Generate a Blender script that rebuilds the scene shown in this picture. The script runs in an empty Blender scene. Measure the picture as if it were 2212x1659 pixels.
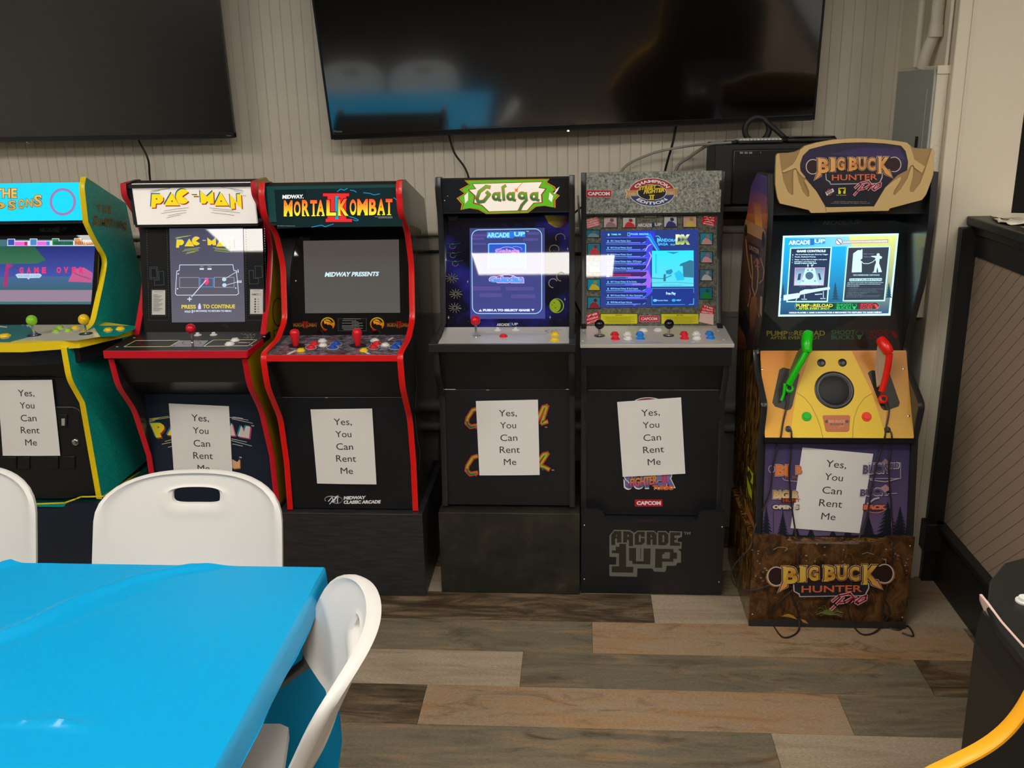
import bpy, bmesh, math, random
from mathutils import Vector, Matrix
random.seed(7)
S = bpy.context.scene
COL = S.collection
PI = math.pi
# ------------------------------------------------------------------ camera
CH = 1.68; FPX = 2060.0
PT, RO, YA = math.radians(16.665), math.radians(-1.195), math.radians(4.284)
_r = Vector((math.cos(YA), math.sin(YA), 0))
_f = Vector((-math.sin(YA)*math.cos(PT), math.cos(YA)*math.cos(PT), -math.sin(PT)))
_u = _r.cross(_f)
CR = math.cos(RO)*_r + math.sin(RO)*_u
CU = -math.sin(RO)*_r + math.cos(RO)*_u
CF = _f
CP = Vector((0, 0, CH))
cd = bpy.data.cameras.new('camera'); cam = bpy.data.objects.new('camera', cd); COL.objects.link(cam)
m = Matrix.Identity(4)
for i in range(3):
    m[i][0] = CR[i]; m[i][1] = CU[i]; m[i][2] = -CF[i]; m[i][3] = CP[i]
cam.matrix_world = m
cd.sensor_fit = 'HORIZONTAL'; cd.sensor_width = 36; cd.lens = FPX*36/2212
cd.clip_start = 0.05
S.camera = cam
# ------------------------------------------------------------------ world, exposure
w = bpy.data.worlds.new('world'); S.world = w; w.use_nodes = True
w.node_tree.nodes['Background'].inputs[0].default_value = (1, .95, .88, 1)
w.node_tree.nodes['Background'].inputs[1].default_value = 0.15
S.view_settings.view_transform = 'Standard'; S.view_settings.look = 'None'
S.view_settings.exposure = 0.0; S.view_settings.gamma = 1; S.view_settings.use_curve_mapping = False
LAMP = 22.5            # luminance of the ceiling light diffusers
LAMP_COL = (1, .95, .875)

# ------------------------------------------------------------------ colour and materials
def lin(v):
    v /= 255.0
    return v/12.92 if v <= .04045 else ((v+.055)/1.055)**2.4
def c(r, g=None, b=None):
    if g is None: g = b = r
    return (lin(r), lin(g), lin(b))
M = {}
def mat(name, col, rough=.5, metal=0, spec=.5, emit=None, es=1, coat=0):
    m = bpy.data.materials.new(name); m.use_nodes = True
    b = m.node_tree.nodes['Principled BSDF']
    b.inputs['Base Color'].default_value = (*col, 1)
    b.inputs['Roughness'].default_value = rough
    b.inputs['Metallic'].default_value = metal
    b.inputs['Specular IOR Level'].default_value = spec
    if coat: b.inputs['Coat Weight'].default_value = coat; b.inputs['Coat Roughness'].default_value = .05
    if emit: b.inputs['Emission Color'].default_value = (*emit, 1); b.inputs['Emission Strength'].default_value = es
    M[name] = m
    return m
def noise_mat(name, stops, scale=(1, 1, 1), nscale=8, detail=6, rough=.5, nrough=.6, bump=0, dist=0, spec=.5, obj_rand=0, bscale=None):
    m = mat(name, stops[0][1], rough, spec=spec); nt = m.node_tree; N = nt.nodes; L = nt.links
    tc = N.new('ShaderNodeTexCoord'); mp = N.new('ShaderNodeMapping'); mp.inputs['Scale'].default_value = scale
    nz = N.new('ShaderNodeTexNoise'); nz.inputs['Scale'].default_value = nscale; nz.inputs['Detail'].default_value = detail
    nz.inputs['Roughness'].default_value = nrough; nz.inputs['Distortion'].default_value = dist
    cr = N.new('ShaderNodeValToRGB'); e = cr.color_ramp.elements
    e[0].position = stops[0][0]; e[0].color = (*stops[0][1], 1)
    e[1].position = stops[-1][0]; e[1].color = (*stops[-1][1], 1)
    for p, q in stops[1:-1]:
        k = e.new(p); k.color = (*q, 1)
    L.new(tc.outputs['Object'], mp.inputs['Vector'])
    if obj_rand:
        oi = N.new('ShaderNodeObjectInfo'); vm = N.new('ShaderNodeVectorMath'); vm.operation = 'SCALE'
        cb = N.new('ShaderNodeCombineXYZ')
        for k in range(3): L.new(oi.outputs['Random'], cb.inputs[k])
        L.new(cb.outputs[0], vm.inputs[0]); vm.inputs['Scale'].default_value = obj_rand
        va = N.new('ShaderNodeVectorMath'); va.operation = 'ADD'
        L.new(mp.outputs[0], va.inputs[0]); L.new(vm.outputs[0], va.inputs[1]); L.new(va.outputs[0], nz.inputs['Vector'])
    else:
        L.new(mp.outputs[0], nz.inputs['Vector'])
    L.new(nz.outputs['Fac'], cr.inputs['Fac'])
    L.new(cr.outputs['Color'], N['Principled BSDF'].inputs['Base Color'])
    if bump:
        bp = N.new('ShaderNodeBump'); bp.inputs['Strength'].default_value = bump; bp.inputs['Distance'].default_value = .002
        if bscale:
            n2 = N.new('ShaderNodeTexNoise'); n2.inputs['Scale'].default_value = bscale; L.new(tc.outputs['Object'], n2.inputs['Vector'])
            L.new(n2.outputs['Fac'], bp.inputs['Height'])
        else: L.new(nz.outputs['Fac'], bp.inputs['Height'])
        L.new(bp.outputs[0], N['Principled BSDF'].inputs['Normal'])
    return m
def print_mat(name, rough, emit=0, spec=.5, both=False):
    m = mat(name, (0, 0, 0), rough, spec=spec); nt = m.node_tree; at = nt.nodes.new('ShaderNodeAttribute'); at.attribute_name = 'Col'
    b = nt.nodes['Principled BSDF']
    if emit:
        nt.links.new(at.outputs['Color'], b.inputs['Emission Color']); b.inputs['Emission Strength'].default_value = emit
        b.inputs['Base Color'].default_value = (.02, .02, .02, 1)
    if both or not emit: nt.links.new(at.outputs['Color'], b.inputs['Base Color'])
print_mat('print', .45); print_mat('print_gloss', .02); print_mat('print_lit', .02, 1.0); print_mat('print_bright', .02, 1.25)
print_mat('print_backlit', .3, .9); print_mat('print_marquee', .25, .5, both=True)
mat('black_panel', c(22, 23, 26), .38); mat('black_side', c(34, 33, 34), .22); mat('black_matte', c(26, 25, 24), .6)
mat('black_plastic', c(22, 22, 23), .35); mat('bezel_black', c(18, 18, 19), .02); mat('dark_trim', c(38, 38, 39), .3)
mat('red_trim', c(225, 22, 20), .3); mat('crimson_trim', c(205, 20, 38), .3); mat('yellow_trim', c(246, 214, 20), .3); mat('orange_trim', c(255, 178, 30), .35)
mat('yellow_side', c(178, 142, 8), .25); mat('white_marquee', c(240, 232, 224), .3, emit=c(240, 228, 218), es=.42)
mat('cyan_lit', c(0, 175, 215), .3, emit=c(10, 205, 238), es=.8)
mat('mk_marquee', c(16, 40, 40), .25, emit=c(22, 60, 56), es=.9); mat('steel', c(190, 190, 190), .25, metal=1); mat('grey_plate', c(190, 186, 178), .12)
mat('chrome', c(210, 210, 210), .15, metal=1)
mat('red_ball', c(214, 16, 44), .12); mat('red_bat', c(224, 22, 36), .28); mat('black_ball', c(14, 14, 14), .1)
mat('green_ball', c(140, 205, 30), .15); mat('yellow_ball', c(244, 200, 10), .15)
for n, q in dict(red=(225, 25, 40), white=(232, 230, 226), blue=(20, 80, 190), yellow=(246, 205, 20), skyblue=(30, 130, 220), green=(25, 190, 30), lime=(160, 205, 60), orange=(250, 60, 14)).items():
    mat('btn_'+n, c(*q), .38, spec=.3)
mat('gun_green', c(24, 200, 20), .3); mat('gun_red', c(235, 28, 14), .3); mat('gun_web3', c(190, 160, 140), .5); mat('gun_web', c(176, 150, 120), .5); mat('gun_web_green', c(90, 110, 60), .5)
mat('tan', c(205, 172, 116), .4); mat('tan_recess_shade', c(160, 130, 82), .45)
mat('deck_orange', c(232, 158, 44), .3); mat('deck_yellow', c(243, 197, 26), .3)
mat('paper', c(232, 228, 224), .8); mat('tv_glass', (.0015, .0015, .0017), .11, spec=1.0, coat=1); mat('tv_glass_grey', (.008, .008, .007), .2, spec=.9); mat('tv_bezel', c(20, 20, 20), .3); mat('tv_bar', c(60, 60, 62), .25, metal=.6)
mat('chair_white', c(224, 220, 214), .45); mat('tube_grey', c(110, 112, 116), .35, metal=.7)
mat('cable', c(18, 17, 16), .5); mat('cable_grey', c(150, 148, 140), .5); mat('cable_brown', c(44, 30, 22), .5)
mat('wall_grey', c(150, 146, 140), .6); mat('pipe', c(150, 146, 140), .4); mat('cream', c(216, 207, 186), .7); mat('cream_pier', c(222, 212, 190), .75)
mat('panel_grey', c(164, 168, 158), .5); mat('half_black', c(30, 30, 29), .45); mat('strip_taupe', c(158, 138, 118), .7)
mat('ceiling_white', c(232, 228, 220), .9); mat('dark_wall', c(40, 39, 38), .8); mat('rear_wall', c(226, 220, 208), .9)
mat('floor_darkened', c(46, 41, 36), .6); mat('diffuser', (1, 1, 1), .5, emit=LAMP_COL, es=LAMP); mat('light_frame', c(230, 228, 222), .5)
mat('plate_white', c(226, 218, 196), .6); mat('key_white', c(200, 200, 196), .5); mat('pink', c(226, 192, 184), .4)
mat('navy_panel', c(24, 34, 50), .4)
noise_mat('bead', [(.3, c(206, 196, 178)), (.7, c(218, 208, 190))], nscale=3, rough=.65)
noise_mat('teal', [(.35, c(8, 152, 140)), (.65, c(38, 182, 168))], nscale=160, detail=2, rough=.3)
noise_mat('granite', [(.32, c(48, 48, 44)), (.44, c(120, 122, 112)), (.56, c(165, 167, 156)), (.72, c(196, 198, 188))], nscale=130, detail=5, rough=.3, nrough=.7, dist=.6)
noise_mat('granite_gloss', [(.32, c(60, 60, 54)), (.46, c(92, 93, 82)), (.6, c(116, 117, 104)), (.75, c(135, 137, 124))], nscale=110, detail=5, rough=.02, nrough=.7)
noise_mat('space', [(.38, c(12, 12, 26)), (.5, c(20, 20, 48)), (.58, c(30, 32, 105)), (.7, c(44, 44, 140))], nscale=7, detail=4, rough=.02, nrough=.5)
noise_mat('mk_deck', [(.35, c(60, 54, 62)), (.5, c(104, 94, 106)), (.65, c(150, 140, 156))], scale=(1, 1, 1), nscale=60, detail=8, rough=.25)
noise_mat('forest', [(.3, c(24, 18, 12)), (.42, c(54, 36, 20)), (.52, c(88, 56, 28)), (.62, c(106, 74, 40)), (.75, c(90, 96, 56))], scale=(1, 1, .6), nscale=22, detail=9, rough=.2, nrough=.7, dist=1.2)
noise_mat('bark', [(.3, c(16, 12, 8)), (.45, c(60, 38, 16)), (.55, c(120, 84, 34)), (.66, c(160, 130, 80)), (.8, c(60, 44, 20))], scale=(1, .9, .35), nscale=26, detail=9, rough=.2, nrough=.7, dist=1.5)
noise_mat('ply_black', [(.35, c(24, 24, 20)), (.5, c(36, 35, 28)), (.62, c(50, 48, 38)), (.75, c(74, 70, 58))], nscale=9, detail=9, rough=.45, nrough=.72, bump=.4)
noise_mat('riser_dark', [(.4, c(34, 34, 36)), (.6, c(50, 50, 52))], scale=(.4, 1, 4), nscale=30, rough=.4)
noise_mat('scuffed', [(.45, c(30, 29, 28)), (.62, c(46, 44, 42)), (.7, c(80, 78, 74)), (.8, c(44, 42, 40))], scale=(1, 1.5, .5), nscale=8, detail=5, rough=.18)
M['tv_glass'].node_tree.nodes['Principled BSDF'].inputs['IOR'].default_value = 1.8
# the planks: four boards' looks, each board shifted by its own random number
def plank_mat(name, a, b, d, knots=.5):
    m = noise_mat(name, [(.30, d), (.44, a), (.56, b), (.72, a)], scale=(1.1, 9, 1), nscale=2.4, detail=9, rough=.42, nrough=.62, dist=.9, obj_rand=37, bump=.25, bscale=260)
    nt = m.node_tree; N = nt.nodes; L = nt.links
    tc = N.new('ShaderNodeTexCoord'); mp = N.new('ShaderNodeMapping'); mp.inputs['Scale'].default_value = (1.3, 4.5, 1)
    fz = N.new('ShaderNodeTexNoise'); fz.inputs['Scale'].default_value = 1; fz.inputs['Detail'].default_value = 5; fm = N.new('ShaderNodeMapping'); fm.inputs['Scale'].default_value = (120, 300, 1); L.new(tc.outputs['Object'], fm.inputs[0]); L.new(fm.outputs[0], fz.inputs['Vector'])
    fr_ = N.new('ShaderNodeValToRGB'); fe = fr_.color_ramp.elements; fe[0].position = .3; fe[0].color = (.72, .70, .66, 1); fe[1].position = .7; fe[1].color = (1.12, 1.12, 1.1, 1); L.new(fz.outputs['Fac'], fr_.inputs[0])
    m2 = N.new('ShaderNodeMix'); m2.data_type = 'RGBA'; m2.blend_type = 'MULTIPLY'; m2.inputs[0].default_value = 1
    oi = N.new('ShaderNodeObjectInfo'); cb = N.new('ShaderNodeCombineXYZ'); vs = N.new('ShaderNodeVectorMath'); vs.operation = 'SCALE'; vs.inputs['Scale'].default_value = 61
    va = N.new('ShaderNodeVectorMath'); va.operation = 'ADD'; nz = N.new('ShaderNodeTexNoise'); nz.inputs['Scale'].default_value = 3; nz.inputs['Detail'].default_value = 7; nz.inputs['Roughness'].default_value = .7; nz.inputs['Distortion'].default_value = 1.4
    cr = N.new('ShaderNodeValToRGB'); e = cr.color_ramp.elements; e[0].position = knots; e[0].color = (1, 1, 1, 1); e[1].position = knots+.2; e[1].color = (.38, .33, .28, 1)
    mx = N.new('ShaderNodeMix'); mx.data_type = 'RGBA'; mx.blend_type = 'MULTIPLY'; mx.inputs[0].default_value = 1
    for k in range(3): L.new(oi.outputs['Random'], cb.inputs[k])
    L.new(cb.outputs[0], vs.inputs[0]); L.new(tc.outputs['Object'], mp.inputs[0]); L.new(mp.outputs[0], va.inputs[0]); L.new(vs.outputs[0], va.inputs[1]); L.new(va.outputs[0], nz.inputs['Vector'])
    L.new(nz.outputs['Fac'], cr.inputs[0])
    src = [x for x in N if x.type == 'VALTORGB' and x != cr][0]
    L.new(src.outputs[0], mx.inputs[6]); L.new(cr.outputs[0], mx.inputs[7]); L.new(mx.outputs[2], m2.inputs[6]); L.new(fr_.outputs[0], m2.inputs[7]); L.new(m2.outputs[2], N['Principled BSDF'].inputs['Base Color'])
plank_mat('plank_pale', c(172, 154, 132), c(184, 168, 146), c(158, 138, 114), .60)
plank_mat('plank_tan', c(176, 142, 106), c(172, 150, 126), c(160, 120, 80), .52)
plank_mat('plank_grey', c(138, 124, 102), c(120, 112, 96), c(166, 132, 96), .50)
plank_mat('plank_dark', c(132, 112, 88), c(94, 82, 66), c(140, 118, 92), .42)

# ------------------------------------------------------------------ mesh building
class MB:
    def __init__(s): s.v = []; s.f = []; s.m = []; s.c = None
    def add(s, vs, fs, mi=0):
        b = len(s.v); s.v += [Vector(p) for p in vs]
        for f in fs: s.f.append([b+i for i in f]); s.m.append(mi)
        return s
    def box(s, x0, x1, y0, y1, z0, z1, mi=0):
        return s.add([(x, y, z) for z in (z0, z1) for y in (y0, y1) for x in (x0, x1)],
                     [(0, 2, 3, 1), (4, 5, 7, 6), (0, 1, 5, 4), (2, 6, 7, 3), (0, 4, 6, 2), (1, 3, 7, 5)], mi)
    def prismx(s, prof, x0, x1, mi=0):          # prof: (y,z) outline
        n = len(prof)
        return s.add([(x0, y, z) for y, z in prof]+[(x1, y, z) for y, z in prof],
                     [list(range(n)), list(range(2*n-1, n-1, -1))]+[(i, i+n, (i+1) % n+n, (i+1) % n) for i in range(n)], mi)
    def extr(s, pts, d, mi=0):                 # polygon of 3-D points pushed along vector d
        n = len(pts); pts = [Vector(p) for p in pts]; d = Vector(d)
        return s.add(pts+[p+d for p in pts], [list(range(n)), list(range(2*n-1, n-1, -1))]+[(i, i+n, (i+1) % n+n, (i+1) % n) for i in range(n)], mi)
    def lathe(s, base, axis, prof, n=20, mi=0):   # prof: (r, h)
        a = Vector(axis).normalized(); e = Vector((1, 0, 0)) if abs(a.x) < .9 else Vector((0, 1, 0))
        u = a.cross(e).normalized(); v = a.cross(u); B = Vector(base); vs = []; fs = []
        for r, h in prof:
            for k in range(n):
                t = 2*PI*k/n; vs.append(B+a*h+(u*math.cos(t)+v*math.sin(t))*max(r, 1e-5))
        for j in range(len(prof)-1):
            for k in range(n): fs.append((j*n+k, j*n+(k+1) % n, (j+1)*n+(k+1) % n, (j+1)*n+k))
        fs.append(list(range(n-1, -1, -1))); fs.append([(len(prof)-1)*n+k for k in range(n)])
        return s.add(vs, fs, mi)
    def ball(s, ctr, r, mi=0, n=16, sc=(1, 1, 1)):
        vs = []; fs = []; q = n//2; C = Vector(ctr)
        for j in range(q+1):
            p = PI*j/q
            for k in range(n):
                t = 2*PI*k/n; vs.append(C+Vector((r*sc[0]*math.sin(p)*math.cos(t), r*sc[1]*math.sin(p)*math.sin(t), r*sc[2]*math.cos(p))))
        for j in range(q):
            for k in range(n): fs.append((j*n+k, (j+1)*n+k, (j+1)*n+(k+1) % n, j*n+(k+1) % n))
        return s.add(vs, fs, mi)
    def tube(s, pts, r, n=8, mi=0):
        pts = [Vector(p) for p in pts]; vs = []; fs = []; rr = r if isinstance(r, (list, tuple)) else [r]*len(pts); u = None
        for i, p in enumerate(pts):
            t = (pts[min(i+1, len(pts)-1)]-pts[max(i-1, 0)])
            if t.length < 1e-9: t = Vector((0, 0, 1))
            t.normalize()
            if u is None:
                e = Vector((0, 0, 1)) if abs(t.z) < .9 else Vector((1, 0, 0)); u = t.cross(e).normalized()
            else: u = (u-t*u.dot(t)).normalized()
            v = t.cross(u)
            for k in range(n):
                a = 2*PI*k/n; vs.append(p+(u*math.cos(a)+v*math.sin(a))*rr[i])
        for i in range(len(pts)-1):
            for k in range(n): fs.append((i*n+k, i*n+(k+1) % n, (i+1)*n+(k+1) % n, (i+1)*n+k))
        fs.append(list(range(n-1, -1, -1))); fs.append([(len(pts)-1)*n+k for k in range(n)])
        return s.add(vs, fs, mi)
def spline(pts, k=6):
    P = [Vector(p) for p in pts]; out = []
    for i in range(len(P)-1):
        a, b, d, e = P[max(i-1, 0)], P[i], P[i+1], P[min(i+2, len(P)-1)]
        for j in range(k):
            t = j/k
            out.append(.5*((2*b)+(-a+d)*t+(2*a-5*b+4*d-e)*t*t+(-a+3*b-3*d+e)*t**3))
    out.append(P[-1]); return out
def tag(o, label=None, cat=None, group=None, kind=None):
    if label: o['label'] = label
    if cat: o['category'] = cat
    if group: o['group'] = group
    if kind: o['kind'] = kind
    return o
ROOT = {}
def thing(name, loc, label, cat, group=None):
    o = bpy.data.objects.new(name, None); o.empty_display_size = .05; COL.objects.link(o); o.location = loc
    ROOT[o] = Vector(loc)
    return tag(o, label, cat, group)
def mk(name, mb, mats, parent=None, loc=None, smooth=False, bevel=0, label=None, segs=2):
    if isinstance(mats, str): mats = [mats]
    if parent is not None: off = ROOT[parent]
    elif loc is not None: off = Vector(loc)
    else:
        xs = [p.x for p in mb.v]; ys = [p.y for p in mb.v]; zs = [p.z for p in mb.v]
        off = Vector(((min(xs)+max(xs))/2, (min(ys)+max(ys))/2, min(zs)))
    me = bpy.data.meshes.new(name); me.from_pydata([tuple(p-off) for p in mb.v], [], mb.f)
    for q in mats: me.materials.append(M[q])
    for p, i in zip(me.polygons, mb.m): p.material_index = i; p.use_smooth = smooth
    if mb.c is not None:
        at = me.color_attributes.new('Col', 'FLOAT_COLOR', 'CORNER'); k = 0
        for p in me.polygons:
            for li, q in zip(p.loop_indices, mb.c[p.index]): at.data[li].color = (*q, 1)
    o = bpy.data.objects.new(name, me); COL.objects.link(o)
    if parent is not None: o.parent = parent
    else: o.location = off
    ROOT[o] = off
    if bevel:
        bv = o.modifiers.new('bevel', 'BEVEL'); bv.width = bevel; bv.segments = segs; bv.limit_method = 'ANGLE'; bv.angle_limit = math.radians(35)
        for p in me.polygons: p.use_smooth = True
        try: me.set_sharp_from_angle(angle=math.radians(40))
        except Exception: pass
    elif smooth:
        try: me.set_sharp_from_angle(angle=math.radians(50))
        except Exception: pass
    if label: o['label'] = label
    return o

# ------------------------------------------------------------------ planes that printed artwork lies on
class Pl:
    def __init__(s, p, n): s.p = Vector(p); s.n = Vector(n).normalized()
    def off(s, h): return Pl(s.p+s.n*h, s.n)
    def at(s, px, py):
        d = CF+CR*((px-1106)/FPX)-CU*((py-829.5)/FPX)
        return CP+d*((s.p-CP).dot(s.n)/d.dot(s.n))
def yz(y0, z0, y1, z1): return Pl((0, y0, z0), (0, -(z1-z0), (y1-y0)))
def flat(z): return Pl((0, 0, z), (0, 0, 1))
def upy(y): return Pl((0, y, 0), (0, -1, 0))
def sidex(x, s=1): return Pl((x, 0, 0), (s, 0, 0))
TXT = {}
def glyphs(t, bold=0):
    k = (t, bold)
    if k not in TXT:
        cu = bpy.data.curves.new('t', 'FONT'); cu.body = t; cu.offset = bold; cu.resolution_u = 3; cu.size = 1
        ob = bpy.data.objects.new('t', cu); COL.objects.link(ob)
        dg = bpy.context.evaluated_depsgraph_get(); me = bpy.data.meshes.new_from_object(ob.evaluated_get(dg))
        vs = [(v.co.x, v.co.y) for v in me.vertices]; fs = [list(p.vertices) for p in me.polygons]
        bpy.data.objects.remove(ob); bpy.data.curves.remove(cu); bpy.data.meshes.remove(me)
        xs = [p[0] for p in vs]; ys = [p[1] for p in vs]
        TXT[k] = ([((x-min(xs))/(max(xs)-min(xs)), (y-min(ys))/(max(ys)-min(ys))) for x, y in vs], fs)
    return TXT[k]
class D:                                        # a print: flat coloured shapes laid on a plane
    def __init__(s, pl, ox=0, oy=0, sc=1, lift=.0006):
        s.pl = pl; s.ox = ox; s.oy = oy; s.sc = sc; s.k = lift; s.mb = MB(); s.mb.c = []
    def P(s, x, y): return s.pl.at(s.ox+x/s.sc, s.oy+y/s.sc)
    def face(s, pts, cols):
        b = len(s.mb.v); s.mb.v += [p+s.pl.n*s.k for p in pts]; s.mb.f.append(list(range(b, b+len(pts)))); s.mb.m.append(0); s.mb.c.append(cols)
    def poly(s, pts, col):
        s.k += .00005
        s.face([s.P(*p) for p in pts], [col(*p) if callable(col) else col for p in pts]); return s
    def rect(s, x0, y0, x1, y1, col): return s.poly([(x0, y0), (x1, y0), (x1, y1), (x0, y1)], col)
    def ell(s, x, y, rx, ry, col, n=28, a0=0, a1=360):
        p = [(x+rx*math.cos(math.radians(a0+(a1-a0)*k/n)), y+ry*math.sin(math.radians(a0+(a1-a0)*k/n))) for k in range(n if a1-a0 == 360 else n+1)]
        return s.poly(p, col)
    def ring(s, x, y, rx, ry, w, col, n=32, a0=0, a1=360):
        return s.line([(x+rx*math.cos(math.radians(a0+(a1-a0)*k/n)), y+ry*math.sin(math.radians(a0+(a1-a0)*k/n))) for k in range(n+1)], w, col)
    def line(s, pts, w, col, cap=.0):
        s.k += .00005
        for (x0, y0), (x1, y1) in zip(pts, pts[1:]):
            L = math.hypot(x1-x0, y1-y0)
            if L < 1e-6: continue
            dx, dy = (x1-x0)/L, (y1-y0)/L; e = w/2*cap if len(pts) == 2 else w/2*max(cap, .5)
            a, b = (x0-dx*e, y0-dy*e), (x1+dx*e, y1+dy*e); nx, ny = -dy*w/2, dx*w/2
            q = [(a[0]+nx, a[1]+ny), (b[0]+nx, b[1]+ny), (b[0]-nx, b[1]-ny), (a[0]-nx, a[1]-ny)]
            s.face([s.P(*p) for p in q], [col(*p) if callable(col) else col for p in q])
        return s
    def box(s, x0, y0, x1, y1, w, col): return s.line([(x0, y0), (x1, y0), (x1, y1), (x0, y1), (x0, y0)], w, col)
    def text(s, t, q, col, bold=0, mp=None):     # q: (x0,y0,x1,y1) box or four corners TL,TR,BR,BL
        s.k += .00005
        vs, fs = glyphs(t, bold)
        if len(q) == 4 and not isinstance(q[0], (tuple, list)): q = [(q[0], q[1]), (q[2], q[1]), (q[2], q[3]), (q[0], q[3])]
        TL, TR, BR, BL = q
        def f(u, v):
            if mp: return mp(u, v)
            v = 1-v
            return tuple(TL[i]*(1-u)*(1-v)+TR[i]*u*(1-v)+BR[i]*u*v+BL[i]*(1-u)*v for i in (0, 1))
        W = [f(u, v) for u, v in vs]
        for fc in fs:
            pts = [W[i] for i in fc]
            s.face([s.P(*p) for p in pts], [col(*p) if callable(col) else col for p in pts])
        return s
    def otext(s, t, q, col, oc, b=.02, ob=.06, grow=0):      # lettering with an outline
        if not isinstance(q[0], (tuple, list)): q = [(q[0], q[1]), (q[2], q[1]), (q[2], q[3]), (q[0], q[3])]
        g = grow
        Q = [(q[0][0]-g, q[0][1]-g), (q[1][0]+g, q[1][1]-g), (q[2][0]+g, q[2][1]+g), (q[3][0]-g, q[3][1]+g)]
        s.text(t, Q, oc, ob); return s.text(t, q, col, b)
    def build(s, name, parent, m='print'): return mk(name, s.mb, m, parent)
def vgrad(y0, c0, y1, c1):
    def f(x, y):
        t = min(1, max(0, (y-y0)/(y1-y0))); return tuple(a*(1-t)+b*t for a, b in zip(c0, c1))
    return f
def vgrad3(y0, c0, ym, cm, y1, c1):
    def f(x, y): return vgrad(y0, c0, ym, cm)(x, y) if y < ym else vgrad(ym, cm, y1, c1)(x, y)
    return f
WHITE = c(240); BLACK = c(12); 
def a1up(d, x0, y0, x1, y1, main, blue, out=None, slant=0):    # the small cabinet maker's wordmark
    w = x1-x0; h = y1-y0
    def q(a, b, t0=0, t1=1): 
        return [(x0+w*a, y0+h*t0+slant*a), (x0+w*b, y0+h*t0+slant*b), (x0+w*b, y0+h*t1+slant*b), (x0+w*a, y0+h*t1+slant*a)]
    if out: 
        d.line([(x0, y0+h*.55+slant*0), (x0+w*.62, y0+h*.55+slant*.62)], h*1.15, out); d.line([(x0+w*.60, y0+h*.4+slant*.6), (x0+w*1.0, y0+h*.4+slant)], h*1.05, out)
    d.text('ARCADE', q(0, .6, .12, 1.0), main, .05)
    d.text('1', q(.59, .70, -.15, 1.15), blue, .06)
    d.text('UP', q(.71, 1.0, 0, .78), main, .04)

# ================================================================== the room
def struct(name, mb, mats, **k): return tag(mk(name, mb, mats, **k), kind='structure')
WY = 3.72
floor = struct('floor', MB().box(-4.4, 3.6, -4.0, 4.7, -.10, -.004), 'floor_darkened')  # slab colour darkened beyond the boards to keep the television's reflection dark
PW = .188; PLN = 1.204
rows = {0: .247, 1: .039, 2: -.18, 3: -.458}
offs = [.247, .039, -.18, -.458, .521-PLN*0, .06, .33, -.27]
tones = {(3, 0): 'plank_grey'}
vis = {  # row index from the back (0 = the row at the cabinets' feet): list of joints and looks seen left to right
    0: (.247, ['plank_pale', 'plank_dark', 'plank_pale', 'plank_tan']),
    1: (.039, ['plank_pale', 'plank_grey', 'plank_tan', 'plank_grey']),
    2: (-.18, ['plank_grey', 'plank_pale', 'plank_grey', 'plank_dark']),
    3: (-.458, ['plank_pale', 'plank_dark', 'plank_tan', 'plank_grey']),
    4: (.521, ['plank_tan', 'plank_grey', 'plank_pale', 'plank_grey']),
    5: (.15, ['plank_grey', 'plank_tan', 'plank_dark', 'plank_pale'])}
for r in range(-4, 17):
    y1 = 3.022-r*PW; y0 = y1-PW
    j, looks = vis.get(r, (-.5+((r*437) % 120)/100, None))
    for k in range(-3, 3):
        x0 = j+k*PLN; x1 = x0+PLN
        if x1 < -3.2 or x0 > 2.6: continue
        if looks: look = looks[(k+2) % 4]
        else: look = ['plank_tan', 'plank_grey', 'plank_pale', 'plank_dark'][(r*7+k*3) % 4]
        g = .0006
        mk('plank', MB().box(x0+g, x1-g, y0+g, min(y1-g, WY), -.003, .0), look, floor)
wb = struct('wall_back', MB().box(-4.4, 1.145, WY+.008, WY+.12, 0, 2.75), 'cream')
bw = .0394; x = -3.2; sm = None
smb = MB()
# one bead strip: flat face with bevelled edges and a fine groove beside it
for_x = []
while x < 1.14:
    for_x.append(x); x += bw
pm = MB(); P_ = [(0, .008), (0, .0008), (.0014, 0), (bw-.0040, 0), (bw-.0030, .0008), (bw-.0020, 0), (bw-.0008, .0004), (bw-.0002, .008)]
pts0 = [(a, WY+b, .862) for a, b in P_]
pm.extr(pts0, (0, 0, 1.888))
o0 = mk('bead_strip', pm, 'bead', wb)
for i, xx in enumerate(for_x):
    o = o0 if i == 0 else o0.copy()
    if i: COL.objects.link(o); o.parent = wb; ROOT[o] = ROOT[o0]
    o.location.x = xx
struct('trim_1', MB().box(-4.4, 1.145, WY-.012, WY+.02, 0, .845).box(-4.4, 1.145, WY-.02, WY+.02, .845, .862), 'wall_grey')
struct('wall_left', MB().box(-4.5, -4.4, -4.0, 3.84, 0, 2.75), 'rear_wall')
struct('wall_rear', MB().box(-4.4, 3.6, -4.1, -4.0, 0, 2.75), 'rear_wall')
struct('added_dark_band', MB().box(-4.4, 3.6, -4.0, -3.985, 0, 1.75), 'half_black')  # unseen black band added so the large television mirrors a darker room
struct('wall_right', MB().box(3.6, 3.7, -4.0, 4.7, 0, 2.75), 'rear_wall')
struct('ceiling', MB().box(-4.5, 3.7, -4.1, 4.7, 2.75, 2.85), 'ceiling_white')
pier = struct('wall_corner', MB().box(1.145, 1.375, 3.18, 3.84, 0, 2.75), 'cream_pier', bevel=.004)
mk('corner_bead', MB().box(1.184, 1.196, 3.176, 3.18, .0, 2.75), 'cream', pier)
struct('wall_far', MB().box(1.375, 3.6, 4.6, 4.7, 0, 2.75), 'dark_wall')
struct('wall_side', MB().box(1.30, 1.375, 3.84, 4.6, 0, 2.75), 'dark_wall')
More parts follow.
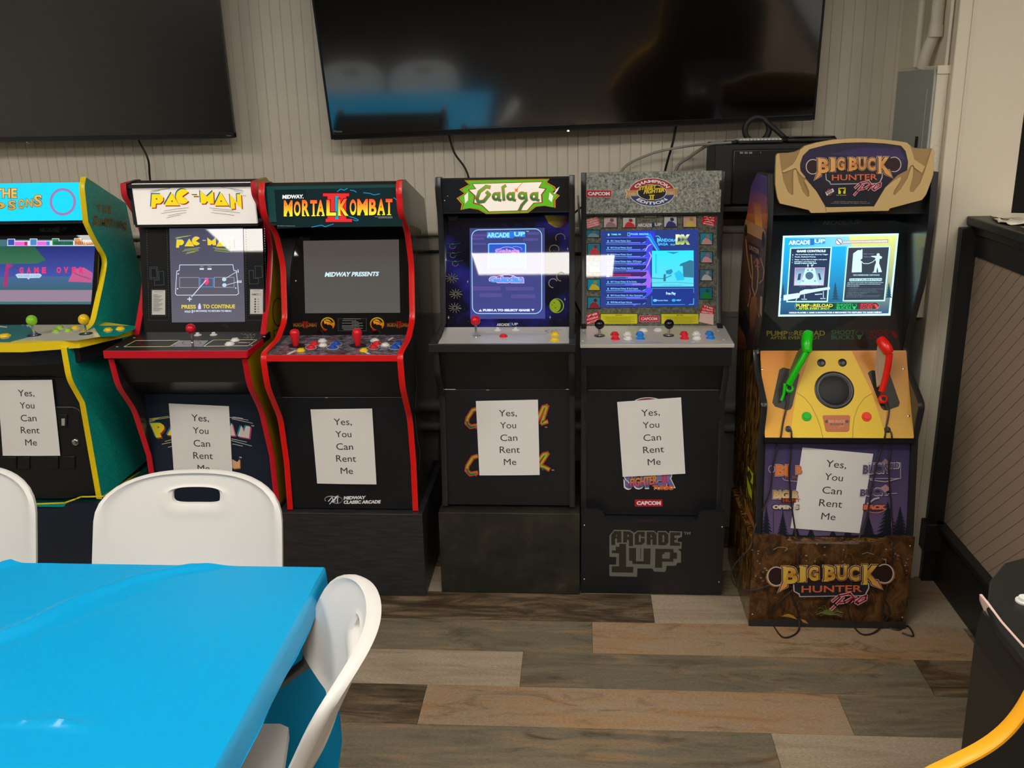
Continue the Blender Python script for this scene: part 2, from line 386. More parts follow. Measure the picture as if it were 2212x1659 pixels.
# half wall with black frame and diagonal boards
hw = struct('wall_half', MB().box(1.275, 1.42, .1, 3.18, 0, 1.25), 'strip_taupe')
mk('frame_post', MB().box(1.214, 1.275, 3.152, 3.18, 0, 1.255), 'half_black', hw, bevel=.003)
mk('top_rail', MB().box(1.262, 1.275, .1, 3.16, 1.165, 1.25).box(1.254, 1.275, .1, 3.16, 1.235, 1.262), 'half_black', hw, bevel=.003)
mk('base_rail', MB().box(1.256, 1.275, .1, 3.17, 0, .215).box(1.236, 1.275, .1, 3.17, .215, .235).box(1.20, 1.262, 3.12, 3.179, .13, .235), 'half_black', hw, bevel=.003)
mk('ledge_cap', MB().box(1.236, 1.46, .1, 3.178, 1.262, 1.29), 'half_black', hw, bevel=.004)
mk('backing_board', MB().box(1.2698, 1.275, .9, 3.165, .2, 1.2), 'strip_taupe', hw)
ang = math.radians(42); dy, dz = -math.cos(ang), math.sin(ang); ny, nz_ = math.sin(ang), math.cos(ang)
Ya, Yb, Za, Zb = .9, 3.165, .2, 1.2
def clip(poly, a, b, cc):
    out = []
    for i in range(len(poly)):
        p, q = poly[i], poly[(i+1) % len(poly)]; fp = a*p[0]+b*p[1]-cc; fq = a*q[0]+b*q[1]-cc
        if fp >= 0: out.append(p)
        if fp*fq < 0: t = fp/(fp-fq); out.append((p[0]+(q[0]-p[0])*t, p[1]+(q[1]-p[1])*t))
    return out
t = ny*Ya+nz_*Za
while t < ny*Yb+nz_*Zb:
    pg = [(Ya, Za), (Yb, Za), (Yb, Zb), (Ya, Zb)]
    pg = clip(pg, ny, nz_, t+.0010); 
    if pg: pg = clip(pg, -ny, -nz_, -(t+.040-.0010))
    if len(pg) >= 3: mk('diagonal_strip', MB().extr([(1.268, a, b) for a, b in pg], (.008, 0, 0)), 'strip_taupe', hw)
    t += .040
# heating pipes along the back wall, low behind the cabinets, and the slim pipe higher up
for z, r_, lb in ((.487, .026, 'upper grey heating pipe low on the back wall behind the cabinets'), (.398, .020, 'lower grey heating pipe near the floor behind the cabinets')):
    tag(mk('heating_pipe', MB().tube([(-3.0, WY-.05, z), (1.14, WY-.05, z)], r_, 14), 'pipe', smooth=True), lb, 'pipe')
tag(mk('wall_conduit', MB().tube([(-3.0, WY-.016, 1.185), (1.14, WY-.016, 1.185)], .014, 12), 'cream', smooth=True), 'cream painted conduit running level across the beadboard behind the cabinets', 'conduit')
tag(mk('wall_cable', MB().tube(spline([(-3.0, WY-.01, 1.09), (-1.2, WY-.01, 1.105), (-.55, WY-.012, 1.11), (.2, WY-.012, 1.10), (.55, WY-.02, 1.19), (.72, WY-.02, 1.14), (1.1, WY-.02, 1.08)], 8), .006, 8), 'cable', smooth=True), 'dark cable running along the beadboard below the cream conduit', 'cable')
# electrical box on the pier's left side, with its pipes
eb = thing('breaker_box', (1.125, 3.40, .95), 'grey door electrical box with cream side on the corner pier, above the hunting game', 'electrical box')
mk('enclosure', MB().box(1.108, 1.145, 3.205, 3.575, .95, 1.752), 'cream', eb, bevel=.003)
mk('door_frame', MB().box(1.100, 1.108, 3.21, 3.57, .96, 1.742), 'panel_grey', eb, bevel=.002)
dr = mk('door', MB().box(1.096, 1.100, 3.25, 3.51, 1.02, 1.685), 'panel_grey', eb, bevel=.0015)
mk('latch', MB().box(1.091, 1.096, 3.285, 3.30, 1.50, 1.535), 'black_matte', dr)
mk('top_flange', MB().box(1.106, 1.147, 3.200, 3.205, 1.727, 1.752), 'cream', eb)
for z, r_ in ((1.50, .012), (1.465, .010), (1.42, .015)):
    mk('knockout', MB().lathe((1.127, 3.205, z), (0, -1, 0), [(r_, 0), (r_, .001), (r_-.002, .0015), (r_-.003, .0005)], 18), 'cream', eb)
for (xx, yy, rr, zt, nm) in ((1.105, 3.40, .012, 1.752, 'slim cream conduit rising from the grey electrical box, left one'), (1.122, 3.30, .019, 1.752, 'thick cream conduit with collar above the grey electrical box'), (1.135, 3.215, .006, 1.752, 'thin cream cable dropping onto the electrical box beside the pier')):
    cn = thing('conduit', (xx, yy, zt), nm, 'conduit')
    if rr > .015:
        mk('pipe', MB().tube([(xx, yy, 2.75), (xx, yy, 1.86), (xx-.014, yy+.03, 1.79), (xx-.014, yy+.05, zt)], rr, 14), 'cream', cn, smooth=True)
        mk('collar', MB().lathe((xx, yy, 1.84), (0, 0, 1), [(rr+.003, 0), (rr+.003, .035)], 16), 'cream', cn, smooth=True)
    else: mk('pipe', MB().tube([(xx, yy, 2.75), (xx, yy, zt)], rr, 12), 'cream', cn, smooth=True)
# ceiling lights
mat('diffuser_dim', (1, 1, 1), .5, emit=LAMP_COL, es=LAMP*.62)
k = 0
LNAMES = ['ceiling light above the camera side of the blue table', 'ceiling light behind the camera, far left', 'ceiling light behind the camera, right', 'ceiling light over the aisle before the cabinets, left', 'ceiling light over the aisle before the cabinets, middle', 'ceiling light over the aisle before the cabinets, right', 'rear ceiling light, left', 'rear ceiling light, right']
for (lx, ly) in ((-.31, -1.45), (-2.62, -.85), (2.1, -1.45), (-2.6, 1.25), (-.31, 1.25), (2.1, 1.25)):
    hx = .30 if lx == -2.62 else .62
    cl = thing('ceiling_light', (lx, ly, 2.75), LNAMES[k], 'ceiling light'); k += 1
    mk('frame', MB().box(lx-hx, lx+hx, ly-.32, ly-.295, 2.72, 2.75).box(lx-hx, lx+hx, ly+.295, ly+.32, 2.72, 2.75).box(lx-hx, lx-hx+.025, ly-.295, ly+.295, 2.72, 2.75).box(lx+hx-.025, lx+hx, ly-.295, ly+.295, 2.72, 2.75), 'light_frame', cl)
    mk('diffuser', MB().box(lx-hx+.025, lx+hx-.025, ly-.295, ly+.295, 2.732, 2.748), 'diffuser' if ly < 0 else 'diffuser_dim', cl)

# ================================================================== televisions
def tv(label, x0, x1, z0, h, yb, tilt, roll, glass, brand_px):
    t = thing('television', ((x0+x1)/2, yb, z0), label, 'television')
    w2 = (x1-x0)/2
    def T(mb):
        R = Matrix.Rotation(math.radians(roll), 4, 'Y') @ Matrix.Rotation(math.radians(tilt), 4, 'X')
        mb.v = [Vector(t.location)+R @ p for p in mb.v]; return mb
    mk('back_shell', T(MB().box(-w2+.02, w2-.02, .012, .035, .03, h-.02)), 'black_plastic', t)
    mk('screen', T(MB().box(-w2+.006, w2-.006, -.002, .012, .018, h-.008)), glass, t)
    mk('bezel', T(MB().box(-w2, -w2+.007, -.005, .014, 0, h).box(w2-.007, w2, -.005, .014, 0, h).box(-w2, w2, -.005, .014, h-.008, h)), 'tv_bezel', t)
    br = mk('chin', T(MB().box(-w2, w2, -.006, .014, .002, .018)), 'tv_bezel', t)
    mk('lower_edge', T(MB().box(-w2+.01, w2-.01, -.008, .012, -.001, .003)), 'tv_bar', t)
    n = Matrix.Rotation(math.radians(roll), 4, 'Y') @ Matrix.Rotation(math.radians(tilt), 4, 'X')
    P0 = Vector(t.location)+n @ Vector((0, -.006, 0)); pl = Pl(P0, n @ Vector((0, -1, 0)))
    d = D(pl); d.text('Hisense', brand_px, c(150), 0); d.build('brand_lettering', t)
    mk('sensor', T(MB().ball((0, -.006, -.004), .006, n=8)), 'chrome', t)
    wm = mk('wall_bracket', T(MB().box(-.25, .25, .035, .05, .08, h*.6)), 'black_matte', t)
tv('large black wall television hung tilted above the middle cabinets, reflecting the blue table', -.923, .833, 1.567, .995, 3.60, 10.6, -1.25, 'tv_glass', (721, 281, 739, 286))
tv('television at the upper left of the wall, greyer screen, cut by the frame', -2.90, -1.288, 1.560, .92, 3.60, 3.0, 0, 'tv_glass_grey', (489, 291, 500, 294))
CB = [('black television cord hanging to the top of the white marquee cabinet', [(-1.687, 3.64, 1.585), (-1.687, 3.66, 1.55), (-1.661, 3.66, 1.482), (-1.672, 3.68, 1.40), (-1.67, 3.69, 1.2)], .004, 'cable'),
      ('thin cord hanging from the large television behind the green lettered cabinet', [(-.494, 3.63, 1.60), (-.494, 3.66, 1.568), (-.475, 3.67, 1.489), (-.43, 3.69, 1.41), (-.40, 3.69, 1.25)], .004, 'cable_brown'),
      ('black cord hanging straight from the large television behind the granite marquee', [(.353, 3.63, 1.62), (.353, 3.66, 1.594), (.340, 3.67, 1.51), (.315, 3.69, 1.40), (.30, 3.69, 1.25)], .0045, 'cable'),
      ('grey cord curving from the black amplifier down behind the granite marquee', [(.52, 3.45, 1.519), (.47, 3.50, 1.513), (.385, 3.62, 1.50), (.25, 3.66, 1.469), (.148, 3.69, 1.40), (.10, 3.69, 1.2)], .0045, 'cable_grey'),
      ('flat light grey cord beside the black cord left of the amplifier', [(.50, 3.50, 1.517), (.46, 3.56, 1.508), (.40, 3.64, 1.46), (.355, 3.68, 1.41), (.33, 3.69, 1.25)], .006, 'cable_grey')]
for lb, p, r_, mm in CB: tag(mk('hanging_cord', MB().tube(spline(p, 6), r_, 8), mm, smooth=True), lb, 'cord')
gap = [('black cord looping in the gap between the two middle cabinets, upper', [(-.05, 3.62, 1.24), (.0, 3.64, 1.28), (.05, 3.66, 1.31), (.12, 3.68, 1.32)], .004), ('grey cord hanging down in the gap between the two middle cabinets', [(-.01, 3.6, 1.33), (.0, 3.6, 1.2), (.012, 3.6, 1.1), (-.02, 3.6, .98), (-.06, 3.65, .9)], .004),
       ('black cord crossing the gap between the two middle cabinets, lowest', [(-.06, 3.66, 1.0), (-.02, 3.62, .92), (.02, 3.60, .84), (.04, 3.62, .78)], .004)]
for lb, p, r_ in gap: tag(mk('loose_cord', MB().tube(spline(p, 6), r_, 8), 'cable' if 'grey' not in lb else 'cable_grey', smooth=True), lb, 'cord')

# amplifier on its shelf, with things on top
sh = thing('wall_shelf', (.72, 3.56, 1.20), 'black wall shelf box under the amplifier, behind the hunting game', 'shelf')
mk('shelf_board', MB().box(.455, 1.0, 3.44, 3.70, 1.280, 1.300), 'black_matte', sh, bevel=.004)
mk('shelf_apron', MB().box(.47, .985, 3.56, 3.70, 1.24, 1.280), 'black_matte', sh, bevel=.004)
am = thing('amplifier', (.73, 3.55, 1.302), 'black boxy amplifier with small white display marks, on the wall shelf', 'amplifier')
mk('case', MB().box(.468, .99, 3.455, 3.69, 1.302, 1.512), 'black_matte', am, bevel=.006)
mk('front_panel', MB().box(.528, .97, 3.445, 3.456, 1.306, 1.495), 'black_plastic', am, bevel=.006)
d = D(upy(3.445)); 
for a in (1598, 1608, 1618): d.rect(a, 328, a+7, 332, c(140))
d.rect(1642, 328, 1644, 331, c(150)); d.rect(1596, 337, 1660, 338, c(48)); d.build('display_marks', am)
kb = thing('keyboard', (.625, 3.50, 1.513), 'small black keyboard with white keys lying on the amplifier', 'keyboard')
mk('tray', MB().box(.545, .70, 3.455, 3.545, 1.513, 1.524), 'black_plastic', kb, bevel=.004)
for i in range(12):
    for j in range(4): mk('key', MB().box(.550+i*.0122, .560+i*.0122, 3.462+j*.019, 3.477+j*.019, 1.524, 1.529), 'key_white', kb)
fd = thing('flat_device', (.80, 3.54, 1.513), 'flat glossy black device lying beside the keyboard on the amplifier', 'device')
mk('body', MB().box(.715, .885, 3.47, 3.60, 1.513, 1.530), 'black_plastic', fd, bevel=.006); mk('lid', MB().box(.72, .88, 3.475, 3.595, 1.530, 1.534), 'bezel_black', fd, bevel=.002)
ct = tag(mk('power_adapter', MB().box(.50, .545, 3.47, 3.50, 1.513, 1.523), 'black_plastic', bevel=.003), 'small black connector block left of the white keyed keyboard', 'adapter')
rs = thing('ring_stand', (.63, 3.58, 1.513), 'black ring shaped stand with slanted leg under the large television', 'stand')
rg = [(.633+.043*math.cos(a), 3.60, 1.555+.043*math.sin(a)) for a in [2*PI*i/28 for i in range(29)]]
mk('ring', MB().tube(rg, .0105, 10), 'black_matte', rs, smooth=True)
mk('slanted_leg', MB().tube([(.655, 3.60, 1.59), (.70, 3.58, 1.55), (.735, 3.57, 1.519)], .009, 10), 'black_matte', rs, smooth=True)
mk('foot', MB().box(.585, .69, 3.585, 3.62, 1.513, 1.520), 'black_matte', rs)
# things on the half wall cap
pt = thing('paper_plate', (1.37, 3.08, 1.290), 'cream paper plate lying at the pier end of the black ledge', 'plate')
mk('dish', MB().lathe((1.36, 3.08, 1.2905), (0, 0, 1), [(.055, 0), (.07, .004), (.082, .008), (.084, .009), (.07, .007), (.05, .003)], 28), 'plate_white', pt, smooth=True)
def crumple(ctr, sx, sy, seed, lb):
    rnd = random.Random(seed); mb = MB(); n = 7
    vs = [(ctr[0]+sx*(i/(n-1)-.5)*2*(.8+.25*rnd.random()), ctr[1]+sy*(j/(n-1)-.5)*2*(.8+.25*rnd.random()), 1.2915+.011*rnd.random()) for j in range(n) for i in range(n)]
    mb.add(vs, [(j*n+i, j*n+i+1, (j+1)*n+i+1, (j+1)*n+i) for j in range(n-1) for i in range(n-1)])
    o = mk('paper_napkin', mb, 'plate_white', smooth=True); sl = o.modifiers.new('s', 'SOLIDIFY'); sl.thickness = .001
    tag(o, lb, 'napkin')
crumple((1.30, 2.99), .045, .06, 3, 'torn cream paper beside the paper plate on the black ledge'); crumple((1.33, 2.80), .06, .07, 5, 'crumpled cream paper at the frame edge on the black ledge')

# ================================================================== arcade cabinets
def side_and_trim(t, x0, x1, front, back, smat, tmat, th=.017, trim=True, smat_right=None):
    """front: outline bottom to top, back: outline top to bottom, both (y, z)"""
    for a, b, mm in ((x0, x0+th, smat), (x1-th, x1, smat_right or smat)):
        sp = mk('side_panel', MB().prismx(front+back, a, b), mm, t)
        if trim:
            mb = MB(); P = [Vector((0, y, z)) for y, z in front]; e = .0012; thk = .0022
            if len(back): P = P+[Vector((0, back[0][0]*.35+P[-1].y*.65, back[0][1]*.35+P[-1].z*.65))]
            N = []
            for i in range(len(P)):
                d = (P[min(i+1, len(P)-1)]-P[max(i-1, 0)]).normalized(); N.append(Vector((0, -d.z, d.y)))
            vs = []
            for p, n in zip(P, N):
                for (xx, hh) in ((a-e, -.001), (a-e, thk*.5), (a+.002, thk), (b-.002, thk), (b+e, thk*.5), (b+e, -.001)):
                    vs.append((xx, p.y+n.y*hh, p.z+n.z*hh))
            k = 6; fs = []
            for i in range(len(P)-1):
                for j in range(k-1): fs.append((i*k+j, (i+1)*k+j, (i+1)*k+j+1, i*k+j+1))
            mb.add(vs, fs); mk('edge_trim', mb, tmat, sp, smooth=True)
def rnd(pts, r=.02, n=4, only=None):
    out = []
    for i, p in enumerate(pts):
        if i in (0, len(pts)-1) or (only and i not in only): out.append(p); continue
        P = Vector(p); A = Vector(pts[i-1]); B = Vector(pts[i+1]); q = min(r, (A-P).length*.45, (B-P).length*.45)
        a = P+(A-P).normalized()*q; b = P+(B-P).normalized()*q
        for k in range(n+1):
            u = k/n; v = a*(1-u)**2+P*2*u*(1-u)+b*u*u; out.append((v.x, v.y))
    return out
def slab(name, t, x0, x1, a, b, th, mm, bevel=0, label=None):      # front face from (y,z) a up to b, thickness behind
    d = Vector((0, b[0]-a[0], b[1]-a[1])).normalized(); n = Vector((0, d.z, -d.y))*th
    A = Vector((0, *a)); B = Vector((0, *b))
    return mk(name, MB().extr([(x0, A.y, A.z), (x1, A.y, A.z), (x1, B.y, B.z), (x0, B.y, B.z)], n), mm, t, bevel=bevel, label=label)
def joystick(t, pl, px, py, ballr, h, bmat, bat=False, shaft='chrome', disc=None, dr=.011):
    B = pl.at(px, py); n = pl.n
    j = mk('joystick', MB().tube([B-n*.002, B+n*h], .0042, 10).lathe(B, n, [(dr, 0), (dr, .0015), (dr*.8, .003)], 20), [shaft], t, smooth=True)
    if disc: mk('dust_washer', MB().lathe(B, n, [(disc, .0004), (disc, .002)], 28), 'black_plastic', j)
    if bat: mk('bat_top', MB().lathe(B+n*(h-.052), n, [(.004, 0), (.0085, .001), (.0105, .012), (.0135, .028), (.0160, .040), (.0158, .047), (.0125, .054), (.006, .0575)], 20), bmat, j, smooth=True)
    else: mk('ball_top', MB().ball(B+n*h, ballr, n=22), bmat, j, smooth=True)
def button(t, pl, px, py, r, col, h=.006):
    B = pl.at(px, py)
    mk('push_button', MB().lathe(B, pl.n, [(r, 0), (r, .0022), (r*.93, .0036), (r*.72, .0036), (r*.70, h+.0008), (r*.64, h+.002), (0.001, h+.0022)], 24), 'btn_'+col, t, smooth=True)
def paper(pl, TL, TR, BR, BL, lb, tilt=.0, curl=.006):
    q = [pl.at(*p) for p in (TL, TR, BR, BL)]
    def f(u, v, h=0): return q[0]*(1-u)*(1-v)+q[1]*u*(1-v)+q[2]*u*v+q[3]*(1-u)*v+pl.n*(h+.0022+curl*(v**3)*.6+curl*.25*math.sin(u*3.1)*v)
    n = 8; mb = MB(); mb.add([f(i/n, j/n) for j in range(n+1) for i in range(n+1)], [(j*(n+1)+i, j*(n+1)+i+1, (j+1)*(n+1)+i+1, (j+1)*(n+1)+i) for j in range(n) for i in range(n)])
    o = mk('paper_sign', mb, 'paper', smooth=True)
    tag(o, lb, 'sign', 'rental paper signs taped to the cabinets')
    L = MB(); L.c = []
    for s, u0, u1, v0, v1 in (('Yes,', .365, .655, .125, .225), ('You', .375, .635, .288, .372), ('Can', .372, .65, .452, .54), ('Rent', .355, .685, .612, .70), ('Me', .415, .62, .778, .862)):
        vs, fs = glyphs(s, 0); b = len(L.v)
        L.v += [f(u0+(u1-u0)*a, v1+(v0-v1)*e, .0007) for a, e in vs]
        for fc in fs: L.f.append([b+i for i in fc]); L.m.append(0); L.c.append([c(52)]*len(fc))
    mk('lettering', L, 'print', o)
    mb = MB(); T0 = f(.42, -.012, .0004); mb.add([f(.40, -.02, .001), f(.6, -.02, .001), f(.6, .03, .0006), f(.4, .03, .0006)], [(0, 1, 2, 3)])
    return o
def riser(label, x0, x1, y0, y1, z1, mm, smm=None, notch=None, screws=None, top=True, loc=None):
    t = thing('cabinet_riser', ((x0+x1)/2, y0, 0), label, 'riser', None)
    zt = z1-(.004 if notch else .001)-(notch[2] if notch else 0)
    if notch:
        a, b, dz_ = notch       # notch from x=a to x=b lowered by dz_
        s_ = .022
        pts = [(x0, y0, .002), (x1, y0, .002), (x1, y0, z1), (b+s_+.01, y0, z1), (b+s_*.6, y0, z1-dz_*.18), (b+s_*.1, y0, z1-dz_*.85), (b-.01, y0, z1-dz_), (a+.01, y0, z1-dz_), (a-s_*.1, y0, z1-dz_*.85), (a-s_*.6, y0, z1-dz_*.18), (a-s_-.01, y0, z1), (x0, y0, z1)]
        fr = mk('front_panel', MB().extr(pts, (0, .016, 0)), mm, t)
    else: fr = mk('front_panel', MB().box(x0, x1, y0, y0+.016, .002, z1), mm, t, bevel=.0015)
    mk('side_panel', MB().box(x0, x0+.016, y0+.016, y1, .002, zt), smm or mm, t); mk('side_panel', MB().box(x1-.016, x1, y0+.016, y1, .002, zt), smm or mm, t)
    mk('top_board', MB().box(x0+.016, x1-.016, y0+.016, y1, zt-.016, zt), smm or mm, t); mk('back_panel', MB().box(x0+.016, x1-.016, y1-.012, y1, .002, zt-.016), mm, t)
    if screws:
        for (xx, zz) in screws: mk('screw', MB().lathe((xx, y0, zz), (0, -1, 0), [(.0035, 0), (.0035, .001), (.002, .0025)], 10), 'chrome', t, smooth=True)
    return t
def shell(t, x0, x1, mrq, back, deck_f, neck, bot, lower_mat='black_panel', th=.017, seam=None, inset=.006):
    """top, back, lower front panels. neck/bot in (y,z)"""
    xi0, xi1 = x0+th, x1-th
    (my0, mz0), (my1, mz1) = mrq
    mk('top_panel', MB().prismx([(my1+.006, mz1-.002), (my1+.006, mz1-.014), (back[0][0]-.01, back[0][1]-.016), (back[0][0]-.004, back[0][1]-.004)], xi0, xi1), 'black_matte', t)
    bb = back[1:]
    mk('back_panel', MB().prismx([(back[0][0]-.004, back[0][1]-.006)]+[(y-.003, z) for y, z in bb]+[(y-.012, z) for y, z in bb[::-1]]+[(back[0][0]-.014, back[0][1]-.006)], xi0, xi1), 'black_matte', t)

# ------------------------------------------------------------------ 1: teal cabinet at the left edge
X1 = -1.67; X0 = -2.15
sim = thing('arcade_cabinet', ((X0+X1)/2, 2.94, .365), 'teal sided arcade cabinet with yellow edges and lit cyan marquee, cut by the left frame', 'arcade cabinet')
fr = rnd([(2.972, .368), (2.96, .724), (2.903, .823), (2.90, .93), (3.10, .965), (3.215, 1.105), (3.255, 1.163), (3.188, 1.25), (3.156, 1.306), (3.165, 1.425), (3.185, 1.453)], .03, 5, (2, 4, 5, 6, 7, 9))
bk = [(3.45, 1.338), (3.50, 1.0), (3.50, .368)]
side_and_trim(sim, X0, X1, fr, bk, 'teal', 'yellow_trim')
shell(sim, X0, X1, ((3.168, 1.315), (3.172, 1.438)), bk, None, None, None)
slab('marquee', sim, X0+.017, X1-.017, (3.163, 1.312), (3.170, 1.438), .012, 'cyan_lit')
pm_ = yz(3.163, 1.312, 3.170, 1.438)
d = D(pm_, 0, 370, 4.739)
gold = vgrad(170, c(250, 220, 120), 440, c(200, 150, 30))
for s_, q in (('THE', (-60, 175, 175, 275)),): d.otext(s_, q, gold, c(120, 80, 40), .03, .075, 5)
for ch, q in zip('SIMPSONS', ((-270, 300, -215, 420), (-200, 320, -180, 420), (-165, 315, -90, 430), (-80, 320, 55, 425), (85, 300, 165, 395), (190, 285, 250, 385), (270, 280, 335, 365), (350, 240, 432, 362))):
    d.otext(ch, q, gold, c(120, 80, 40), .02, .07, 5)
d.ring(645, 312, 122, 128, 26, c(165, 130, 190)); d.build('marquee_lettering', sim, 'print_backlit')
mk('marquee_floor', MB().prismx([(3.175, 1.312), (3.175, 1.300), (3.32, 1.300), (3.32, 1.312)], X0+.017, X1-.017), 'black_matte', sim)
slab('bezel', sim, X0+.017, X1-.017, (3.135, .945), (3.27, 1.303), .01, 'bezel_black')
pb = yz(3.135, .945, 3.27, 1.303)
d = D(pb, 0, 370, 4.739)
sky = vgrad(775, c(18, 35, 120), 1080, c(60, 80, 165))
d.poly([(-560, 700), (978, 700), (932, 1362), (-620, 1362)], c(60, 110, 120))
d.poly([(-560, 770), (972, 770), (955, 1085), (-580, 1085)], sky)
d.poly([(-560, 770), (360, 775), (420, 850), (470, 910), (380, 945), (90, 950), (-560, 950)], vgrad(775, c(20, 90, 60), 950, c(50, 110, 80)))
d.poly([(-580, 1085), (955, 1075), (945, 1215), (-600, 1215)], vgrad(1080, c(60, 100, 150), 1215, c(50, 95, 110)))
d.poly([(-600, 1215), (945, 1215), (935, 1335), (-610, 1335)], c(150, 128, 150))
d.poly([(65, 945), (140, 960), (90, 1000), (75, 1180), (35, 1190)], c(170, 40, 110))
d.poly([(700, 1130), (760, 1000), (860, 985), (950, 1040), (940, 1140), (800, 1110), (720, 1080)], c(196, 90, 140))
for i in range(9): d.line([(760+i*20, 1045+i*6), (790+i*18, 1060+i*7)], 5, c(110, 60, 130))
for s_, q in (('G', (200, 982, 243, 1046)), ('A', (276, 982, 320, 1046)), ('M', (352, 982, 400, 1046)), ('E', (430, 982, 475, 1046)), ('O', (582, 980, 628, 1044)), ('V', (655, 980, 702, 1044)), ('E', (738, 980, 782, 1044)), ('R', (812, 980, 858, 1044))): d.text(s_, q, c(226, 50, 120), .06)
d.poly([(160, 1060), (185, 1048), (410, 1048), (432, 1065), (410, 1092), (310, 1094), (295, 1110), (280, 1094), (185, 1094)], c(190, 215, 235))
d.text('YOU NEED A COIN', (185, 1060, 405, 1084), c(130, 150, 190), 0)
d.rect(78, 712, 980, 765, c(220, 225, 245)); d.rect(80, 692, 158, 715, c(220, 225, 245)); d.rect(308, 690, 385, 715, c(220, 225, 245)); d.rect(536, 688, 610, 712, c(220, 225, 245)); d.rect(762, 686, 838, 710, c(230, 225, 245))
d.rect(86, 698, 150, 758, c(40, 80, 180)); d.rect(154, 722, 285, 762, c(240, 100, 215)); d.rect(255, 722, 285, 762, c(190, 20, 110)); d.rect(315, 696, 378, 758, c(70, 140, 200)); d.rect(383, 720, 512, 760, c(240, 105, 225)); d.rect(480, 720, 512, 760, c(40, 140, 230))
d.rect(540, 694, 604, 758, c(20, 140, 60)); d.rect(560, 716, 752, 758, c(25, 110, 85)); d.rect(768, 692, 830, 756, c(225, 150, 50)); d.rect(775, 714, 974, 757, c(230, 170, 110))
d.text('INSERT COIN', (556, 722, 748, 752), c(15, 60, 70), .02); d.text('INSERT COIN', (774, 718, 972, 754), c(120, 30, 60), .02)
d.build('game_picture', sim, 'print_lit')
d = D(pb, 0, 370, 4.739); a1up(d, 400, 570, 690, 618, c(58), c(58)); d.line([(398, 622), (625, 620)], 3, c(60)); d.build('maker_wordmark', sim, 'print_gloss')
# broad four-player deck
dk = .955
dpts = [(-2.28, 3.10), (-2.20, 2.92), (-2.0, 2.875), (-1.80, 2.875), (-1.64, 2.93), (-1.535, 3.115), (-1.66, 3.17), (-2.15, 3.17)]
mk('control_deck', MB().extr([(x, y, dk-.022) for x, y in dpts], (0, 0, .020)), 'teal', sim)
mk('deck_edge', MB().extr([(x*1.0+(x+1.9)*.012, y-(.006 if y < 3.15 else 0), dk-.030) for x, y in dpts], (0, 0, .0285)), 'yellow_trim', sim)
mk('deck_underside', MB().extr([(-2.22, 3.10, dk-.085), (-2.0, 2.905, dk-.085), (-1.80, 2.905, dk-.085), (-1.655, 2.95, dk-.085), (-1.58, 3.10, dk-.085), (-1.655, 3.16, dk-.085), (-2.15, 3.16, dk-.085)], (0, 0, .054)), 'black_panel', sim)
pd = flat(dk-.002)
d = D(pd, 0, 640, 2.91)
d.poly([(-300, 165), (560, 160), (585, 185), (632, 255), (480, 280), (-300, 280)], c(214, 212, 190)); d.poly([(-300, 168), (150, 168), (250, 240), (60, 290), (-300, 290)], c(70, 140, 140)); d.poly([(585, 186), (845, 186), (850, 208), (735, 252), (632, 256)], c(20, 150, 138))
d.line([(-10, 190), (45, 196)], 8, c(235)); d.line([(140, 180), (165, 172), (175, 190)], 10, c(235)); d.build('deck_artwork', sim, 'print_gloss')
joystick(sim, pd, 215/2.91, 640+247/2.91, .0178, .052, 'green_ball', disc=.022); joystick(sim, pd, 540/2.91, 640+237/2.91, .0178, .050, 'yellow_ball', disc=.022)
for (bx, by, cc, rr) in ((680, 214, 'yellow', .0155), (757, 207, 'yellow', .0155), (375, 200, 'lime', .0135), (352, 222, 'lime', .0135), (430, 216, 'lime', .0135), (475, 200, 'yellow', .0135), (30, 252, 'yellow', .02)): button(sim, pd, bx/2.91, 640+by/2.91, rr, cc)
# front with its moulded coin door
slab('front_panel', sim, X0+.017, X1-.017, (2.985, .368), (2.972, .81), .012, 'black_panel'); slab('upper_front_panel', sim, X0+.017, X1-.017, (2.972, .812), (2.945, .875), .012, 'black_panel')
pf = yz(2.985, .368, 2.972, .81)
def on(pl, x, y, ox=0, oy=0, sc=1): return pl.at(ox+x/sc, oy+y/sc)
def raised(name, t, pl, px, h, mm, bevel=.0015, ox=0, oy=0, sc=1):
    P = [on(pl, x, y, ox, oy, sc) for x, y in px]; return mk(name, MB().extr([p+pl.n*.0002 for p in P], pl.n*h), mm, t, bevel=bevel)
cdr = raised('coin_door', sim, pf, [(-300, 690), (460, 690), (500, 705), (525, 745), (610, 1200), (600, 1240), (430, 1268), (-300, 1268)], .006, 'black_plastic', .004, 0, 640, 2.91)
pf2 = pf.off(.0062)
raised('coin_slot_plate', cdr, pf2, [(372, 742), (424, 742), (424, 820), (372, 820)], .004, 'black_plastic', .001, 0, 640, 2.91)
raised('coin_slot', cdr, pf2.off(.004), [(388, 768), (408, 768), (408, 812), (388, 812)], .0015, 'panel_grey', 0, 0, 640, 2.91)
for q in ((18, 1008, 106, 1085), (300, 1005, 370, 1082), (398, 1003, 474, 1082), (118, 1008, 190, 1085)):
    raised('coin_return', cdr, pf2, [(q[0], q[1]), (q[2], q[1]), (q[2], q[3]), (q[0], q[3])], .005, 'black_plastic', .0015, 0, 640, 2.91)
L_ = on(pf2, 475, 916, 0, 640, 2.91); mk('door_lock', MB().lathe(L_, pf2.n, [(.0125, 0), (.0125, .004), (.010, .0065), (.004, .007)], 20), 'chrome', cdr, smooth=True)
d = D(sidex(X1), 0, 370, 4.739)
sg = c(150, 122, 30); so = c(110, 80, 60)
for ch, q in zip('THE', ([(985, 340), (1030, 340), (1030, 420), (1000, 420)], [(1048, 345), (1085, 350), (1085, 430), (1055, 430)], [(1100, 350), (1132, 355), (1132, 438), (1105, 438)])): d.otext(ch, q, sg, so, .02, .07, 2)
